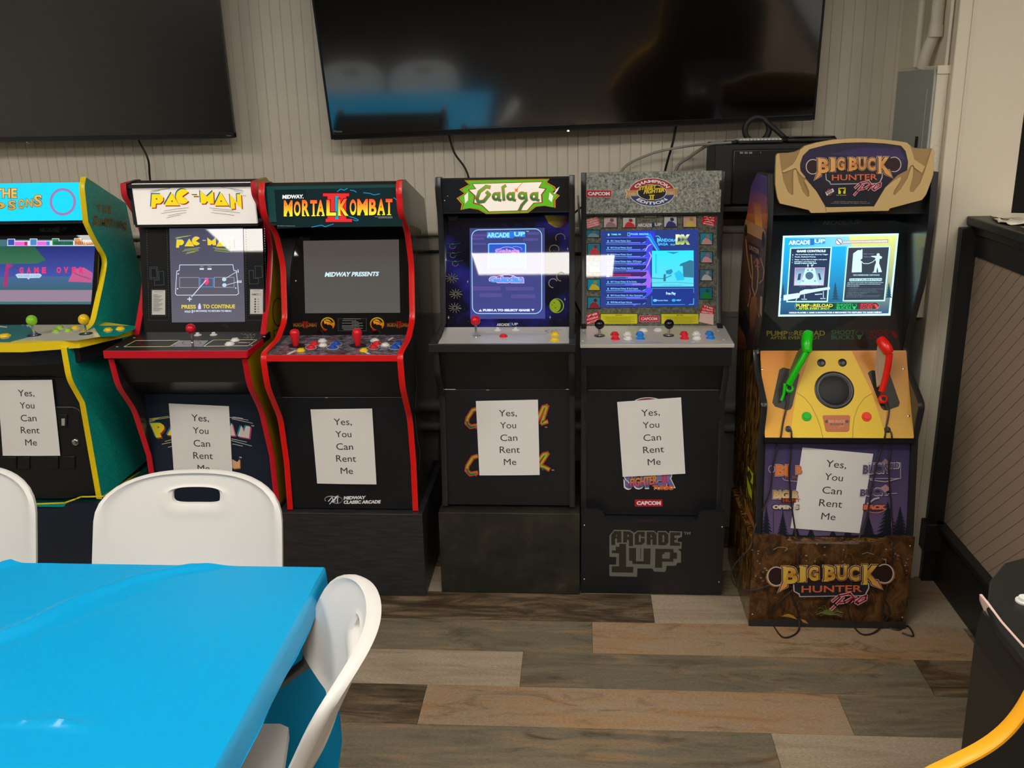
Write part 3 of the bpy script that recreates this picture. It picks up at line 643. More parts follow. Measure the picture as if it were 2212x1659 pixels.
for ch, q in zip('SIMPSONS', ((948, 445, 1000, 560), (1005, 490, 1018, 560), (1030, 480, 1080, 562), (1085, 480, 1118, 572), (1120, 480, 1155, 575), (1168, 508, 1200, 580), (1210, 510, 1242, 585), (1252, 520, 1292, 610))): d.otext(ch, q, sg, so, .0, .05, 2)
d.build('side_lettering', sim)
rs_ = riser('dark navy riser under the teal cabinet, yellow line along its top', X0+.0, X1+.0, 2.945, 3.44, .362, 'navy_panel', 'teal', notch=(-2.12, -1.80, .022))
d = D(upy(2.945), 0, 0, 1)
d.line([(-40, 1088), (62, 1089), (140, 1086), (165, 1077), (175, 1073), (223, 1072)], 3.2, c(240, 215, 30)); d.build('yellow_line', rs_)
d = D(sidex(X1+.0003)); 
P1 = [(223, 1072), (302, 1019)]; d.line(P1, 3, c(235, 210, 30)); d.build('side_yellow_line', rs_)
paper(pf2.off(.001), (-6, 821), (113, 820), (132, 983), (8, 983), 'white Yes You Can Rent Me sheet on the teal cabinet at left edge')

# ------------------------------------------------------------------ 2: white marquee, red edges, yellow sides
X0, X1 = -1.525, -1.065
pac = thing('arcade_cabinet', ((X0+X1)/2, 3.05, .315), 'arcade cabinet with white marquee, yellow arched lettering, red edges and yellow sides', 'arcade cabinet')
fr = rnd([(3.055, .315), (3.05, .50), (2.99, .69), (2.905, .80), (2.885, .895), (3.07, .918), (3.17, 1.05), (3.245, 1.20), (3.20, 1.32), (3.125, 1.395), (3.13, 1.434)], .03, 5, (2, 3, 6, 7, 8, 9))
bk = [(3.24, 1.44), (3.40, 1.36), (3.52, 1.2), (3.53, .9), (3.53, .315)]
side_and_trim(pac, X0, X1, fr, bk, 'black_side', 'crimson_trim', smat_right='yellow_side')
shell(pac, X0, X1, ((3.13, 1.31), (3.13, 1.432)), bk, None, None, None)
ma, mb_ = (3.150, 1.296), (3.145, 1.432)
slab('marquee', pac, X0+.030, X1-.017, ma, mb_, .012, 'white_marquee'); slab('marquee_liner', pac, X0+.017, X0+.030, ma, mb_, .012, 'dark_trim')
pm_ = yz(*ma, *mb_)
# yellow lettering drawn letter by letter
def mazelogo(d, f, dark, b1, b2, ln):
    LET = {'P': [[(0, 0), (.75, 0), (1, .22), (1, .48), (.78, .68), (.40, .70), (.40, 1), (.0, 1)]], 'A': [[(.42, 0), (1, 1), (-.12, 1)]], 'C': None, '-': [[(0, .36), (1, .36), (1, .56), (0, .56)]],
           'M': [[(0, 1), (0, 0), (.5, .45), (1, 0), (1.0, 1), (.66, 1), (.5, .80), (.34, 1)]], 'N': [[(0, 1), (0, 0), (.62, .55), (.62, 0), (1, 0), (1, 1), (.38, .55), (.38, 1)]]}
    for (dx, dy, cc) in ((-9, -9, b1), (9, 9, b2), (0, 0, None)):
        for ch, x0, y0, x1, y1, sh in (('P', 398, 200, 500, 318, -8), ('A', 520, 185, 640, 298, 0), ('C', 608, 155, 728, 284, 0), ('-', 755, 192, 802, 236, 0), ('M', 820, 170, 935, 282, 6), ('A', 952, 182, 1066, 300, 4), ('N', 1080, 200, 1178, 328, 8)):
            col = cc or dark
            if ch == 'C':
                cx, cy = (x0+x1)/2, (y0+y1)/2; rx, ry = (x1-x0)/2, (y1-y0)/2
                pts = [f(cx+dx-rx*.1, cy+dy)]+[f(cx+dx+rx*math.cos(math.radians(a)), cy+dy+ry*math.sin(math.radians(a))) for a in range(35, 326, 12)]
                d.poly(pts, col if cc else (lambda x, y: c(245, 212, 30)))
            else:
                for pg in LET[ch]:
                    pts = [f(x0+dx+(x1-x0)*u+sh*(1-v)*0+sh*(v), y0+dy+(y1-y0)*v) for u, v in pg]; d.poly(pts, col if cc else c(245, 212, 30))
            if not cc and ch in 'PA': q = f((x0+x1)/2-(10 if ch == 'P' else 5), (y0+y1)/2+(-18 if ch == 'P' else 20)); d.ell(q[0], q[1], 7, 7, ln, 10)
    for y, a, b in ((165, 380, 560), (155, 395, 600), (178, 385, 480)): d.line([f(a, y+14), f(b, y-16)], 2.5, ln)
    for y, a, b in ((150, 1190, 1000), (162, 1200, 1080), (178, 1195, 1110)): d.line([f(a, y+14), f(b, y-12)], 2.5, ln)
    for y, a, b in ((330, 505, 720), (352, 480, 700), (372, 540, 700), (392, 528, 650), (330, 900, 1110), (350, 930, 1170), (372, 920, 1120)):
        d.line([f(a, y+16 if a < 800 else y-12), f((a+b)/2, y-1), f(b, y-12 if a < 800 else y+12)], 3, ln)
d = D(pm_, 230, 370, 4.0475)
mazelogo(d, lambda x, y: (x, y), BLACK, c(30, 96, 110), c(150, 44, 28), c(60)); d.text('TM', (1192, 207, 1220, 222), c(90), 0)
d.build('marquee_lettering', pac, 'print_marquee')
mk('marquee_floor', MB().prismx([(3.16, 1.296), (3.16, 1.286), (3.34, 1.286), (3.34, 1.296)], X0+.017, X1-.017), 'black_matte', pac)
slab('bezel', pac, X0+.017, X1-.017, (3.112, .932), (3.203, 1.296), .01, 'bezel_black'); pb = yz(3.112, .932, 3.203, 1.296)
d = D(pb, 230, 370, 4.0475)
d.poly([(285, 430), (1360, 412), (1395, 1420), (330, 1420)], c(36, 36, 38))
for (xa, ya, xb, yb) in ((350, 480, 375, 1305), (530, 475, 552, 1305), (1215, 440, 1230, 1300), (1385, 435, 1408, 1300)):
    n = 40
    for i in range(n): d.line([(xa+(xb-xa)*i/n, ya+(yb-ya)*i/n), (xa+(xb-xa)*(i+.4)/n, ya+(yb-ya)*(i+.4)/n)], 3, c(120))
for (xa, xb) in ((375, 552), (1230, 1400)):
    for i in range(16): d.line([(xa+(xb-xa)*i/16, 1303), (xa+(xb-xa)*(i+.4)/16, 1303)], 3, c(120))
bl = c(86, 110, 116)
d.line([(388, 840), (456, 838), (462, 942), (392, 946), (388, 840)], 3, bl); d.line([(400, 852), (446, 850), (452, 930), (402, 934), (400, 852)], 3, bl); d.line([(468, 878), (510, 876), (516, 994), (432, 998), (430, 955), (474, 952), (468, 878)], 3, bl)
d.line([(1308, 832), (1368, 830), (1372, 930), (1312, 934), (1308, 832)], 3, bl); d.line([(1255, 870), (1292, 868), (1296, 940), (1336, 938), (1338, 984), (1260, 988), (1255, 870)], 3, bl)
d.build('maze_print', pac, 'print_gloss'); d = D(pb, 230, 370, 4.0475, lift=.0022)
for (x0_, y0_, x1_, y1_) in ((400, 1040, 516, 1254), (1258, 1032, 1370, 1248)):
    d.box(x0_-7, y0_-8, x1_+7, y1_+10, 2.5, c(90)); d.rect(x0_, y0_, x1_, y1_, c(215, 212, 206))
d.text('INSTRUCTIONS', (420, 1048, 495, 1057), c(90), 0); d.text('BONUS SCORES', (1290, 1040, 1345, 1048), c(90), 0); d.text('NAMCO', (1272, 1068, 1330, 1086), c(80), .03); d.ring(1345, 1078, 10, 8, 2, c(80))
for i in range(15): d.rect(412, 1078+i*10, 412+(38+((i*37) % 50)), 1082+i*10, c(120))
for i in range(6): d.ell(1303, 1118+i*22, 7, 7, c(90, 60, 60)); d.rect(1322, 1115+i*22, 1338, 1121+i*22, c(150))
d.build('instruction_card', pac, 'print_gloss'); d = D(pb, 230, 370, 4.0475, lift=.0022); a1up(d, 778, 440, 960, 468, c(130), c(120)); d.build('maker_wordmark', pac, 'print_gloss')
d = D(pb, 230, 370, 4.0475, lift=.003)
d.poly([(552, 502), (1196, 494), (1214, 1316), (575, 1322)], vgrad(500, c(70, 70, 92), 1320, c(98, 96, 108)))
g = lambda x, y: (600+(x-370)*.635, 566+(y-146)*.60)
mazelogo(d, g, BLACK, c(20, 90, 200), c(30, 70, 140), c(190, 210, 60))
W_ = c(226, 232, 250)
d.line([(645, 820), (1110, 818), (1118, 868), (1140, 870), (1160, 1070), (1140, 1082), (622, 1084), (608, 1070), (620, 872), (642, 868), (645, 820)], 5, W_)
for xx in (838, 906): d.rect(xx-18, 848, xx+18, 862, W_); d.rect(xx-14, 832, xx+14, 836, c(170))
d.box(645, 930, 815, 1018, 3, c(190)); d.box(826, 936, 938, 1012, 6, c(60, 150, 230)); d.box(948, 928, 1120, 1016, 3, c(190))
d.poly([(855, 968), (880, 930), (905, 968), (880, 1000)], c(230, 60, 130)); d.ell(880, 948, 17, 18, c(230, 90, 150))
d.ell(1034, 946, 19, 17, c(190, 220, 240)); d.ell(1036, 996, 19, 17, c(190, 220, 240))
d.line([(875, 955), (748, 1100)], 7, c(220, 225, 245)); d.line([(1050, 935), (1142, 880)], 4, W_); d.line([(1055, 995), (1160, 965)], 4, W_); d.line([(712, 1118), (752, 1118)], 8, W_); d.line([(732, 1098), (732, 1138)], 8, W_)
for px_ in (1156, 1170, 1182): d.ell(px_, 958, 4, 4, W_, 8); d.rect(px_-4, 963, px_+4, 976, W_)
d.ell(1156, 862, 4, 4, W_, 8); d.rect(1152, 867, 1160, 888, W_)
d.text('PRESS', (662, 1168, 788, 1202), c(235, 210, 60), .03); d.text('TO CONTINUE', (850, 1165, 1130, 1200), c(235, 210, 60), .03); d.ell(820, 1164, 8, 8, c(225, 215, 255), 12); d.rect(808, 1172, 832, 1206, c(225, 215, 255))
d.text('HOLD', (690, 1218, 742, 1236), W_, .03); d.rect(752, 1212, 760, 1240, W_); d.text('(2 SECONDS) TO RETURN TO MENU', (766, 1214, 1098, 1234), W_, .03)
for q in ((628, 1028), (1136, 1022), (635, 898)): d.ell(q[0], q[1], 6, 6, W_, 10)
d.build('screen_picture', pac, 'print_lit')
dk0, dk1 = (2.872, .928), (3.118, .932)
dslab = slab('control_deck', pac, X0-.004, X1+.004, dk0, dk1, .022, 'black_panel')
pdk = Pl((0, *dk0), Vector((1, 0, 0)).cross(Vector((0, dk1[0]-dk0[0], dk1[1]-dk0[1]))))
# the slab() thickness runs below the surface
mk('deck_edge', MB().box(X0-.006, X1+.006, dk0[0]-.004, dk0[0], dk0[1]-.024, dk0[1]+.001).box(X0-.008, X0-.004, dk0[0], dk0[0]+.16, dk0[1]-.022, dk0[1]).box(X1+.004, X1+.008, dk0[0], dk0[0]+.16, dk0[1]-.022, dk0[1]), 'crimson_trim', pac, bevel=.001)
d = D(pdk, 230, 690, 4.74)
d.line([(178, 282), (300, 218), (755, 216), (645, 280), (178, 282)], 5, c(235, 225, 150)); d.line([(652, 282), (760, 216), (1080, 216), (990, 280), (652, 282)], 4, c(60, 110, 130)); d.line([(995, 278), (1095, 214), (1540, 210), (1450, 272), (995, 278)], 5, c(235, 225, 160))
d.poly([(655, 280), (762, 218), (1045, 218), (980, 280)], c(14, 34, 48)); d.ring(872, 243, 95, 22, 12, c(130, 20, 50)); d.rect(1345, 234, 1470, 246, c(90, 24, 34))
for (a_, b_) in ((285, 190), (110, 282), (1615, 180), (1488, 270)): d.ell(a_, b_, 13, 5, c(190))
rr_ = random.Random(2)
for i in range(46): d.ell(1380+rr_.random()*150-((i % 7)*2), 150+rr_.random()*50, 4, 2, c(150), 6)
d.build('deck_artwork', pac, 'print_gloss')
joystick(pac, pdk, 230+880/4.74, 690+238/4.74, .0162, .048, 'red_ball', dr=.006)
for (bx, by) in ((935, 163), (1098, 160)):
    B = pdk.at(230+bx/4.74, 690+by/4.74); mk('start_button', MB().lathe(B, pdk.n, [(.0125, 0), (.0125, .002), (.006, .004), (.006, .009), (.004, .010)], 18), 'btn_white', pac, smooth=True)
button(pac, pdk, 230+1318/4.74, 690+218/4.74, .0155, 'white'); button(pac, pdk, 230+1262/4.74, 690+256/4.74, .0165, 'white')
slab('front_panel', pac, X0+.017, X1-.017, (3.063, .318), (3.06, .724), .012, 'navy_panel'); slab('upper_front_panel', pac, X0+.017, X1-.017, (3.06, .726), (2.95, .80), .012, 'black_panel'); slab('deck_apron', pac, X0+.017, X1-.017, (2.95, .80), (2.892, .897), .012, 'black_panel')
pf = yz(3.063, .318, 3.06, .724)
d = D(pf, 230, 690, 4.74)
cs = lambda x, y: (x, y)
for dx, dy, cc in ((-14, -10, c(40, 130, 150)), (14, 14, c(170, 50, 34)), (0, 0, c(236, 220, 50))):
    d.poly([(448+dx, 1062+dy), (555+dx, 1060+dy), (590+dx, 1085+dy), (592+dx, 1120+dy), (560+dx, 1160+dy), (548+dx, 1160+dy), (565+dx, 1205+dy), (510+dx, 1212+dy)], cc); d.poly([(622+dx, 1185+dy), (700+dx, 1040+dy), (760+dx, 1185+dy)], cc)
d.ell(532, 1103, 7, 7, BLACK, 10); 
for dx, dy, cc in ((-14, -10, c(20, 130, 160)), (14, 12, c(205, 70, 120)), (0, 0, c(214, 205, 196))):
    d.poly([(1345+dx, 1195+dy), (1382+dx, 1085+dy), (1408+dx, 1150+dy), (1428+dx, 1090+dy), (1474+dx, 1095+dy), (1460+dx, 1215+dy), (1418+dx, 1208+dy)], cc); d.poly([(1210+dx, 1185+dy), (1285+dx, 1060+dy), (1318+dx, 1188+dy)], cc)
d.text('TM', (1482, 1082, 1512, 1096), c(200), .03)
yl = c(200, 195, 120)
for q in (((440, 1018), (640, 990)), ((440, 1032), (650, 1002)), ((465, 1026), (545, 1004)), ((440, 1045), (500, 1034)), ((600, 1248), (700, 1222)), ((568, 1276), (700, 1248)), ((632, 1308), (700, 1290))): d.line(list(q), 6, yl)
for q in (((1262, 1000), (1455, 1030)), ((1295, 996), (1400, 1012)), ((1285, 1015), (1500, 1062)), ((1280, 1220), (1438, 1255)), ((1280, 1238), (1490, 1294)), ((1290, 1272), (1398, 1295))): d.line(list(q), 6, c(196))
d.build('front_logo', pac); d = D(pf, 230, 690, 4.74)
for dx, dy, cc in ((8, 10, c(190, 120, 50)), (0, 0, c(224, 176, 130))): d.poly([(1270+dx, 1500+dy), (1290+dx, 1430+dy), (1340+dx, 1460+dy), (1365+dx, 1428+dy), (1366+dx, 1518+dy), (1300+dx, 1525+dy)], cc); d.poly([(660+dx, 1555+dy), (800+dx, 1548+dy), (800+dx, 1620+dy), (680+dx, 1620+dy)], cc)
d.text('TM', (1358, 1405, 1384, 1420), c(200), .03)
d.build('front_logo', pac)
d = D(sidex(X1), 230, 370, 4.0475)
yd = c(96, 74, 20)
d.ring(1500, 1230, 48, 120, 8, yd, a0=60, a1=320); d.line([(1460, 1395), (1512, 1380), (1475, 1540), (1460, 1395)], 8, yd); d.ring(1485, 1540, 22, 50, 8, yd, a0=20, a1=340)
d.build('side_artwork', pac)
riser('dark riser under the white marquee cabinet, behind the folding chair', -1.545, -1.060, 3.00, 3.50, .313, 'navy_panel', 'riser_dark')
paper(pf, (365, 871), (495, 877), (504, 1040), (378, 1038), 'white Yes You Can Rent Me sheet whose bottom is hidden by the chair back')

# ------------------------------------------------------------------ 3: dark green marquee, red edges
X0, X1 = -1.022, -.562
mkc = thing('arcade_cabinet', ((X0+X1)/2, 3.0, .317), 'black arcade cabinet with red edges, dark green marquee and flame coloured lettering', 'arcade cabinet')
fr = rnd([(3.012, .317), (3.02, .49), (3.0, .655), (2.90, .80), (2.885, .912), (3.05, .922), (3.140, .965), (3.175, 1.15), (3.13, 1.265), (3.025, 1.335), (3.018, 1.405), (3.035, 1.437)], .03, 5, (2, 3, 4, 5, 6, 7, 8, 9, 10))
bk = [(3.10, 1.437), (3.46, 1.34), (3.52, 1.15), (3.53, .84), (3.53, .317)]
side_and_trim(mkc, X0, X1, fr, bk, 'scuffed', 'red_trim')
shell(mkc, X0, X1, ((3.05, 1.32), (3.05, 1.43)), bk, None, None, None)
ma, mb_ = (3.048, 1.312), (3.05, 1.425)
slab('marquee', mkc, X0+.017, X1-.017, ma, mb_, .012, 'mk_marquee'); pm_ = yz(*ma, *mb_)
d = D(pm_, 560, 380, 4.1475)
gl = vgrad3(120, c(10, 30, 32), 280, c(34, 84, 74), 470, c(12, 32, 34))
d.poly([(135, 124), (420, 118), (420, 460), (160, 472)], gl); d.poly([(420, 118), (1262, 102), (1285, 452), (420, 460)], c(16, 36, 38))
bolt = c(30, 140, 190)
for L in ([(700, 140), (730, 118), (760, 128), (790, 112)], [(815, 128), (850, 132), (870, 146)], [(935, 150), (990, 156), (1030, 170), (1080, 160)], [(1205, 195), (1235, 215), (1262, 205)], [(1220, 205), (1250, 235), (1268, 230)], [(470, 458), (560, 440), (590, 455), (665, 430)], [(800, 362), (850, 375), (890, 395)], [(820, 385), (870, 402), (885, 400)]): d.line(L, 7, bolt)
d.text('MIDWAY.', [(210, 170), (400, 166), (398, 202), (208, 206)], c(235), .05)
rd = c(222, 44, 50)
for (g, cc) in ((7, c(60, 10, 20)), (0, rd)):
    d.rect(572-g, 156-g, 806+g, 182+g, cc); d.rect(596-g, 384-g, 832+g, 412+g, cc); d.rect(612-g, 180, 676+g, 388, cc); d.rect(716-g, 180, 780+g, 388, cc)
d.rect(680, 182, 712, 386, c(20, 160, 190))
fl = vgrad3(205, c(235, 70, 50), 290, c(250, 170, 40), 350, c(252, 240, 60))
word = [('M', 222, 300, 218, 362), ('O', 312, 372, 226, 360), ('R', 385, 452, 214, 360), ('T', 458, 520, 216, 360), ('A', 515, 588, 214, 358), ('L', 604, 690, 214, 356), ('K', 708, 800, 204, 356), ('O', 812, 872, 208, 352), ('M', 880, 975, 206, 352), ('B', 986, 1052, 206, 350), ('A', 1058, 1130, 206, 350), ('T', 1135, 1195, 204, 350)]
for ch, a, b, t_, e in word: d.text(ch, (a-5, t_-5, b+5, e+5), c(50, 14, 12), .07)
for ch, a, b, t_, e in word:
    d.text(ch, (a, t_, b, e), fl, .035)
    if ch in 'MRTAKBL':
        for xx in ((a+4, a+26), (b-26, b-4)) if ch in 'MAK' else ((a+4, a+28),) if ch in 'RBL' else (((a+b)/2-16, (a+b)/2+16),): d.rect(xx[0]-3, e-7, xx[1]+3, e, c(252, 240, 60))
d.text('TM & 1993 MIDWAY GAMES', (1035, 362, 1195, 368), c(190), 0); d.text('ALL RIGHTS RESERVED', (1068, 372, 1195, 378), c(190), 0); d.text('1993 MIDWAY All Rights Reserved', (166, 444, 325, 451), c(190), 0)
d.build('marquee_lettering', mkc, 'print_marquee')
mk('marquee_floor', MB().prismx([(3.055, 1.312), (3.055, 1.300), (3.30, 1.300), (3.30, 1.312)], X0+.017, X1-.017), 'black_matte', mkc)
slab('bezel', mkc, X0+.017, X1-.017, (3.145, .905), (3.245, 1.30), .01, 'bezel_black'); pb = yz(3.145, .905, 3.245, 1.30)
d = D(pb, 560, 380, 4.1475)
d.poly([(372, 548), (392, 524), (1322, 512), (1322, 560), (360, 570)], c(24, 24, 24)); d.ell(328, 940, 7, 7, c(160), 10)
d.poly([(340, 590), (362, 555), (1290, 545), (1300, 1232), (340, 1236)], c(20, 20, 21))
for x0_ in (306, 1146): 
    rw = c(150, 26, 24); d.text('MORTAL KOMBAT', (x0_, 1316, x0_+214, 1352), vgrad(1316, c(120, 16, 14), 1352, c(150, 110, 40)), .05)
    for xx in (x0_+92, x0_+112): d.rect(xx, 1306, xx+10, 1360, rw)
    d.rect(x0_+84, 1304, x0_+130, 1311, rw); d.rect(x0_+84, 1355, x0_+130, 1362, rw)
og = vgrad3(1268, c(235, 195, 40), 1330, c(225, 130, 30), 1390, c(160, 30, 24))
d.build('small_lettering', mkc, 'print_gloss')
for cx in (614, 1056):
    d = D(pb, 560, 380, 4.1475)
    d.ring(cx, 1326, 58, 54, 11, og, a0=100, a1=395)
    d.poly([(cx-28, 1330), (cx-36, 1300), (cx-10, 1284), (cx+14, 1290), (cx+34, 1312), (cx+58, 1320), (cx+62, 1342), (cx+44, 1372), (cx+42, 1345), (cx+20, 1332), (cx-5, 1334), (cx-14, 1322)], og)
    d.line([(cx-20, 1300), (cx+10, 1304), (cx+34, 1322)], 6, c(20)); d.line([(cx-45, 1370), (cx-20, 1386)], 12, c(170, 30, 30)); d.build('dragon_emblem', mkc, 'print_gloss')
d = D(pb, 560, 380, 4.1475)
d.box(708, 1278, 960, 1388, 2.5, c(90)); d.text('Mortal Kombat Instructions', (758, 1276, 910, 1284), c(170), 0)
for i, (a, b) in enumerate(((745, 870), (830, 890), (742, 925), (830, 895), (742, 930), (742, 900), (742, 928), (755, 860))): d.rect(a, 1294+i*11.5, b, 1298+i*11.5, c(140))
d.build('instruction_card', mkc, 'print_gloss')
d = D(pb, 560, 380, 4.1475, lift=.003)
d.poly([(396, 582), (1252, 570), (1264, 1226), (414, 1231)], vgrad(570, c(78, 73, 66), 1230, c(84, 82, 78)))
d.text('MIDWAY PRESENTS', [(598, 862), (1078, 858), (1068, 898), (588, 906)], c(215, 240, 250), .04)
d.build('screen_picture', mkc, 'print_lit')
dk0, dk1 = (2.892, .907), (3.150, .911)
slab('control_deck', mkc, X0+.017, X1-.017, dk0, dk1, .02, 'mk_deck'); pdk = yz(*dk0, *dk1)
mk('deck_edge', MB().box(X0+.017, X1-.017, dk0[0]-.003, dk0[0]+.002, dk0[1]-.020, dk0[1]+.001), 'red_trim', mkc, bevel=.001)
d = D(pdk, 560, 690, 3.95)
wl = c(222)
d.poly([(230, 300), (258, 300), (330, 265), (300, 262)], wl); d.poly([(925, 298), (955, 298), (905, 272), (890, 280)], wl); d.poly([(1095, 180), (1130, 157), (1150, 157), (1110, 182)], wl); d.line([(250, 232), (470, 212)], 4, c(190)); d.line([(880, 245), (1110, 235)], 3, c(170)); d.line([(1190, 240), (1270, 238)], 4, c(190)); d.line([(140, 270), (1180, 268)], 2, c(60))
d.text('MIDWAY CLASSIC ARCADE', (330, 170, 620, 178), c(120, 30, 40), .02); d.text('MORTAL KOMBAT', (580, 278, 765, 292), c(130, 24, 30), .04)
for (x, y, rx, ry, cc) in ((540, 187, 40, 16, 190), (540, 226, 36, 14, 190), (985, 184, 40, 15, 190), (1075, 226, 40, 15, 190), (465, 212, 48, 18, 200), (440, 243, 46, 18, 200), (1000, 212, 46, 18, 200), (975, 243, 46, 18, 200), (657, 214, 48, 19, 200), (626, 243, 50, 19, 215), (1190, 215, 48, 18, 200), (1160, 243, 50, 19, 215)): d.ring(x, y, rx, ry, 4, c(cc))
d.ell(318, 226, 72, 20, c(26, 24, 24)); d.ell(842, 226, 72, 20, c(26, 24, 24))
d.build('deck_artwork', mkc, 'print')
def at(cx, cy, ox=560, oy=690, s=3.95): return ox+cx/s, oy+cy/s
for (x, y) in ((312, 226), (842, 224)): joystick(mkc, pdk, *at(x, y), 0, .052, 'red_bat', bat=True, dr=.008)
for (x, y, cc) in ((356, 268, 'yellow'), (893, 268, 'yellow'), (442, 243, 'red'), (472, 212, 'red'), (975, 241, 'red'), (1003, 210, 'red'), (540, 186, 'white'), (545, 224, 'white'), (984, 184, 'white'), (1075, 222, 'white'), (628, 241, 'blue'), (658, 211, 'blue'), (1158, 241, 'blue'), (1186, 211, 'blue')): button(mkc, pdk, *at(x, y), .0140, cc)
for (x, y) in ((700, 172), (860, 176)): B = pdk.at(*at(x, y)); mk('start_button', MB().lathe(B, pdk.n, [(.006, 0), (.006, .004), (.004, .006)], 14), 'black_plastic', mkc, smooth=True)
slab('front_panel', mkc, X0+.017, X1-.017, (3.020, .319), (3.020, .727), .012, 'black_panel'); slab('upper_front_panel', mkc, X0+.017, X1-.017, (3.020, .7295), (2.925, .885), .012, 'black_panel')
pf = yz(3.020, .319, 3.020, .727)
d = D(pf, 560, 690, 3.95)
d.line([(178, 664), (1250, 664)], 2.5, c(130)); d.ell(574, 666, 12, 2.5, c(220), 10)
wh = c(235)
d.ring(612, 1534, 52, 26, 8, wh, a0=150, a1=420); d.ring(662, 1540, 46, 28, 8, wh, a0=-110, a1=160); d.line([(590, 1552), (625, 1512), (628, 1560), (672, 1500)], 7, wh); d.line([(600, 1575), (672, 1500), (668, 1560)], 7, wh)
d.text('MIDWAY', [(724, 1508), (912, 1504), (908, 1532), (720, 1538)], wh, .06); d.text('CLASSIC ARCADE', [(722, 1544), (1038, 1540), (1034, 1570), (718, 1574)], wh, .06)
d.build('front_logo', mkc)
d = D(sidex(X1), 860, 380, 1.8)
wv = c(120, 104, 60)
for i in range(7): d.line([(50+i*6, 190+i*3), (52+i*6, 222+i*1)], 2.2, wv)
for L in ([(74, 300), (72, 380), (84, 480), (92, 560)], [(60, 690), (72, 800), (66, 900)], [(64, 930), (72, 1010), (84, 1080), (80, 1140)]): d.line(L, 1.6, c(96, 94, 92))
d.build('side_artwork', mkc)
rk = riser('dark brown wooden riser under the red edged cabinet, right of the folding chair', -1.050, -.543, 2.985, 3.50, .315, 'riser_dark')
paper(pf, (671, 884), (804, 882), (814, 1045), (686, 1043), 'white Yes You Can Rent Me sheet above the white logo, red edged cabinet')

# ------------------------------------------------------------------ 4: green lettered marquee, plywood riser
X0, X1 = -.481, -.020
gal = thing('arcade_cabinet', ((X0+X1)/2, 3.056, .317), 'plain black arcade cabinet with green lettered marquee and blue space bezel', 'arcade cabinet')
fr = rnd([(3.056, .317), (3.076, .48), (3.095, .70), (3.005, .82), (2.985, .91), (3.12, .93), (3.19, .94), (3.225, 1.155), (3.222, 1.31), (3.195, 1.40), (3.205, 1.432)], .03, 5, (2, 3, 4, 7, 8, 9))
bk = [(3.25, 1.432), (3.50, 1.36), (3.56, 1.15), (3.56, .317)]
side_and_trim(gal, X0, X1, fr, bk, 'black_side', 'dark_trim')
shell(gal, X0, X1, ((3.21, 1.31), (3.21, 1.428)), bk, None, None, None)
ma, mb_ = (3.222, 1.318), (3.214, 1.425)
slab('marquee', gal, X0+.017, X1-.017, ma, mb_, .012, 'black_panel'); pm_ = yz(*ma, *mb_)
d = D(pm_, 920, 360, 4.148)
og = c(196, 128, 20); gn = c(92, 176, 40); dgn = c(60, 130, 40)
shp = [(345, 122), (1108, 108), (1085, 140), (1155, 178), (1170, 205), (1135, 225), (1200, 258), (1160, 300), (1162, 368), (1060, 350), (985, 360), (915, 415), (540, 424), (470, 385), (390, 372), (310, 388), (322, 335), (275, 282), (345, 240), (300, 205), (345, 180), (385, 160)]
def shrink(p, k, cx=740, cy=265): return [(cx+(x-cx)*k, cy+(y-cy)*(k if k > .95 else k*.97)) for x, y in p]
d.poly(shp, og); d.poly(shrink(shp, .972), c(90, 60, 20)); d.poly(shrink(shp, .96), gn)
d.poly([(410, 150), (1050, 132), (1020, 185), (1085, 195), (1045, 250), (1048, 325), (970, 330), (910, 398), (560, 408), (500, 350), (420, 330), (432, 262), (372, 205), (440, 195)], c(120, 80, 20)); d.poly([(422, 156), (1040, 138), (1008, 190), (1068, 200), (1030, 250), (1036, 318), (965, 322), (905, 390), (566, 400), (505, 342), (434, 320), (446, 260), (390, 208), (452, 200)], c(238, 228, 214))
d.poly([(345, 262), (378, 228), (378, 300), (352, 330)], c(238, 228, 214)); d.poly([(1108, 232), (1140, 262), (1128, 318), (1100, 290)], c(238, 228, 214))
gg = vgrad3(160, c(110, 178, 56), 255, c(96, 160, 50), 262, c(56, 120, 70))
def glet(d, pg, off=0): 
    cx = sum(p[0] for p in pg)/len(pg); cy = sum(p[1] for p in pg)/len(pg)
for off, cc in ((6, c(190, 96, 50)), (0, gg)):
    w = 24+off*2
    d.line([(572, 185), (540, 178), (480, 225), (458, 285), (472, 318), (520, 310), (568, 250), (545, 228)], w*.95, cc)        # G
    for xx in (628, 758, 968): 
        d.ring(xx, 268, 24, 26, w*.8, cc, n=18); d.line([(xx+28, 232), (xx+26, 298), (xx+44, 302)], w*.75, cc)
    d.line([(714, 170), (690, 185), (700, 300)], w*.8, cc)
    d.ring(862, 260, 26, 24, w*.8, cc, n=18); d.line([(892, 235), (900, 300), (860, 345), (842, 385), (835, 395)], w*.85, cc)
d.line([(800, 215), (868, 140)], 5, c(200, 110, 50)); d.poly([(792, 190), (808, 200), (830, 195), (820, 212), (826, 228), (808, 222), (795, 228), (800, 210)], c(225, 120, 50))
d.poly([(1145, 240), (1175, 195), (1198, 178), (1180, 215), (1155, 245)], c(225)); d.ell(195, 262, 4, 3, c(220), 8); d.ell(168, 302, 5, 4, c(230), 8); d.text('TM', (1018, 292, 1034, 298), c(120), 0)
d.build('marquee_lettering', gal, 'print_marquee')
slab('bezel', gal, X0+.017, X1-.017, (3.190, .920), (3.290, 1.318), .01, 'space'); pb = yz(3.190, .920, 3.290, 1.318)
mk('marquee_floor', MB().prismx([(3.225, 1.318), (3.225, 1.312), (3.30, 1.312), (3.30, 1.318)], X0+.017, X1-.017), 'black_matte', gal)
d = D(pb, 920, 360, 4.148)
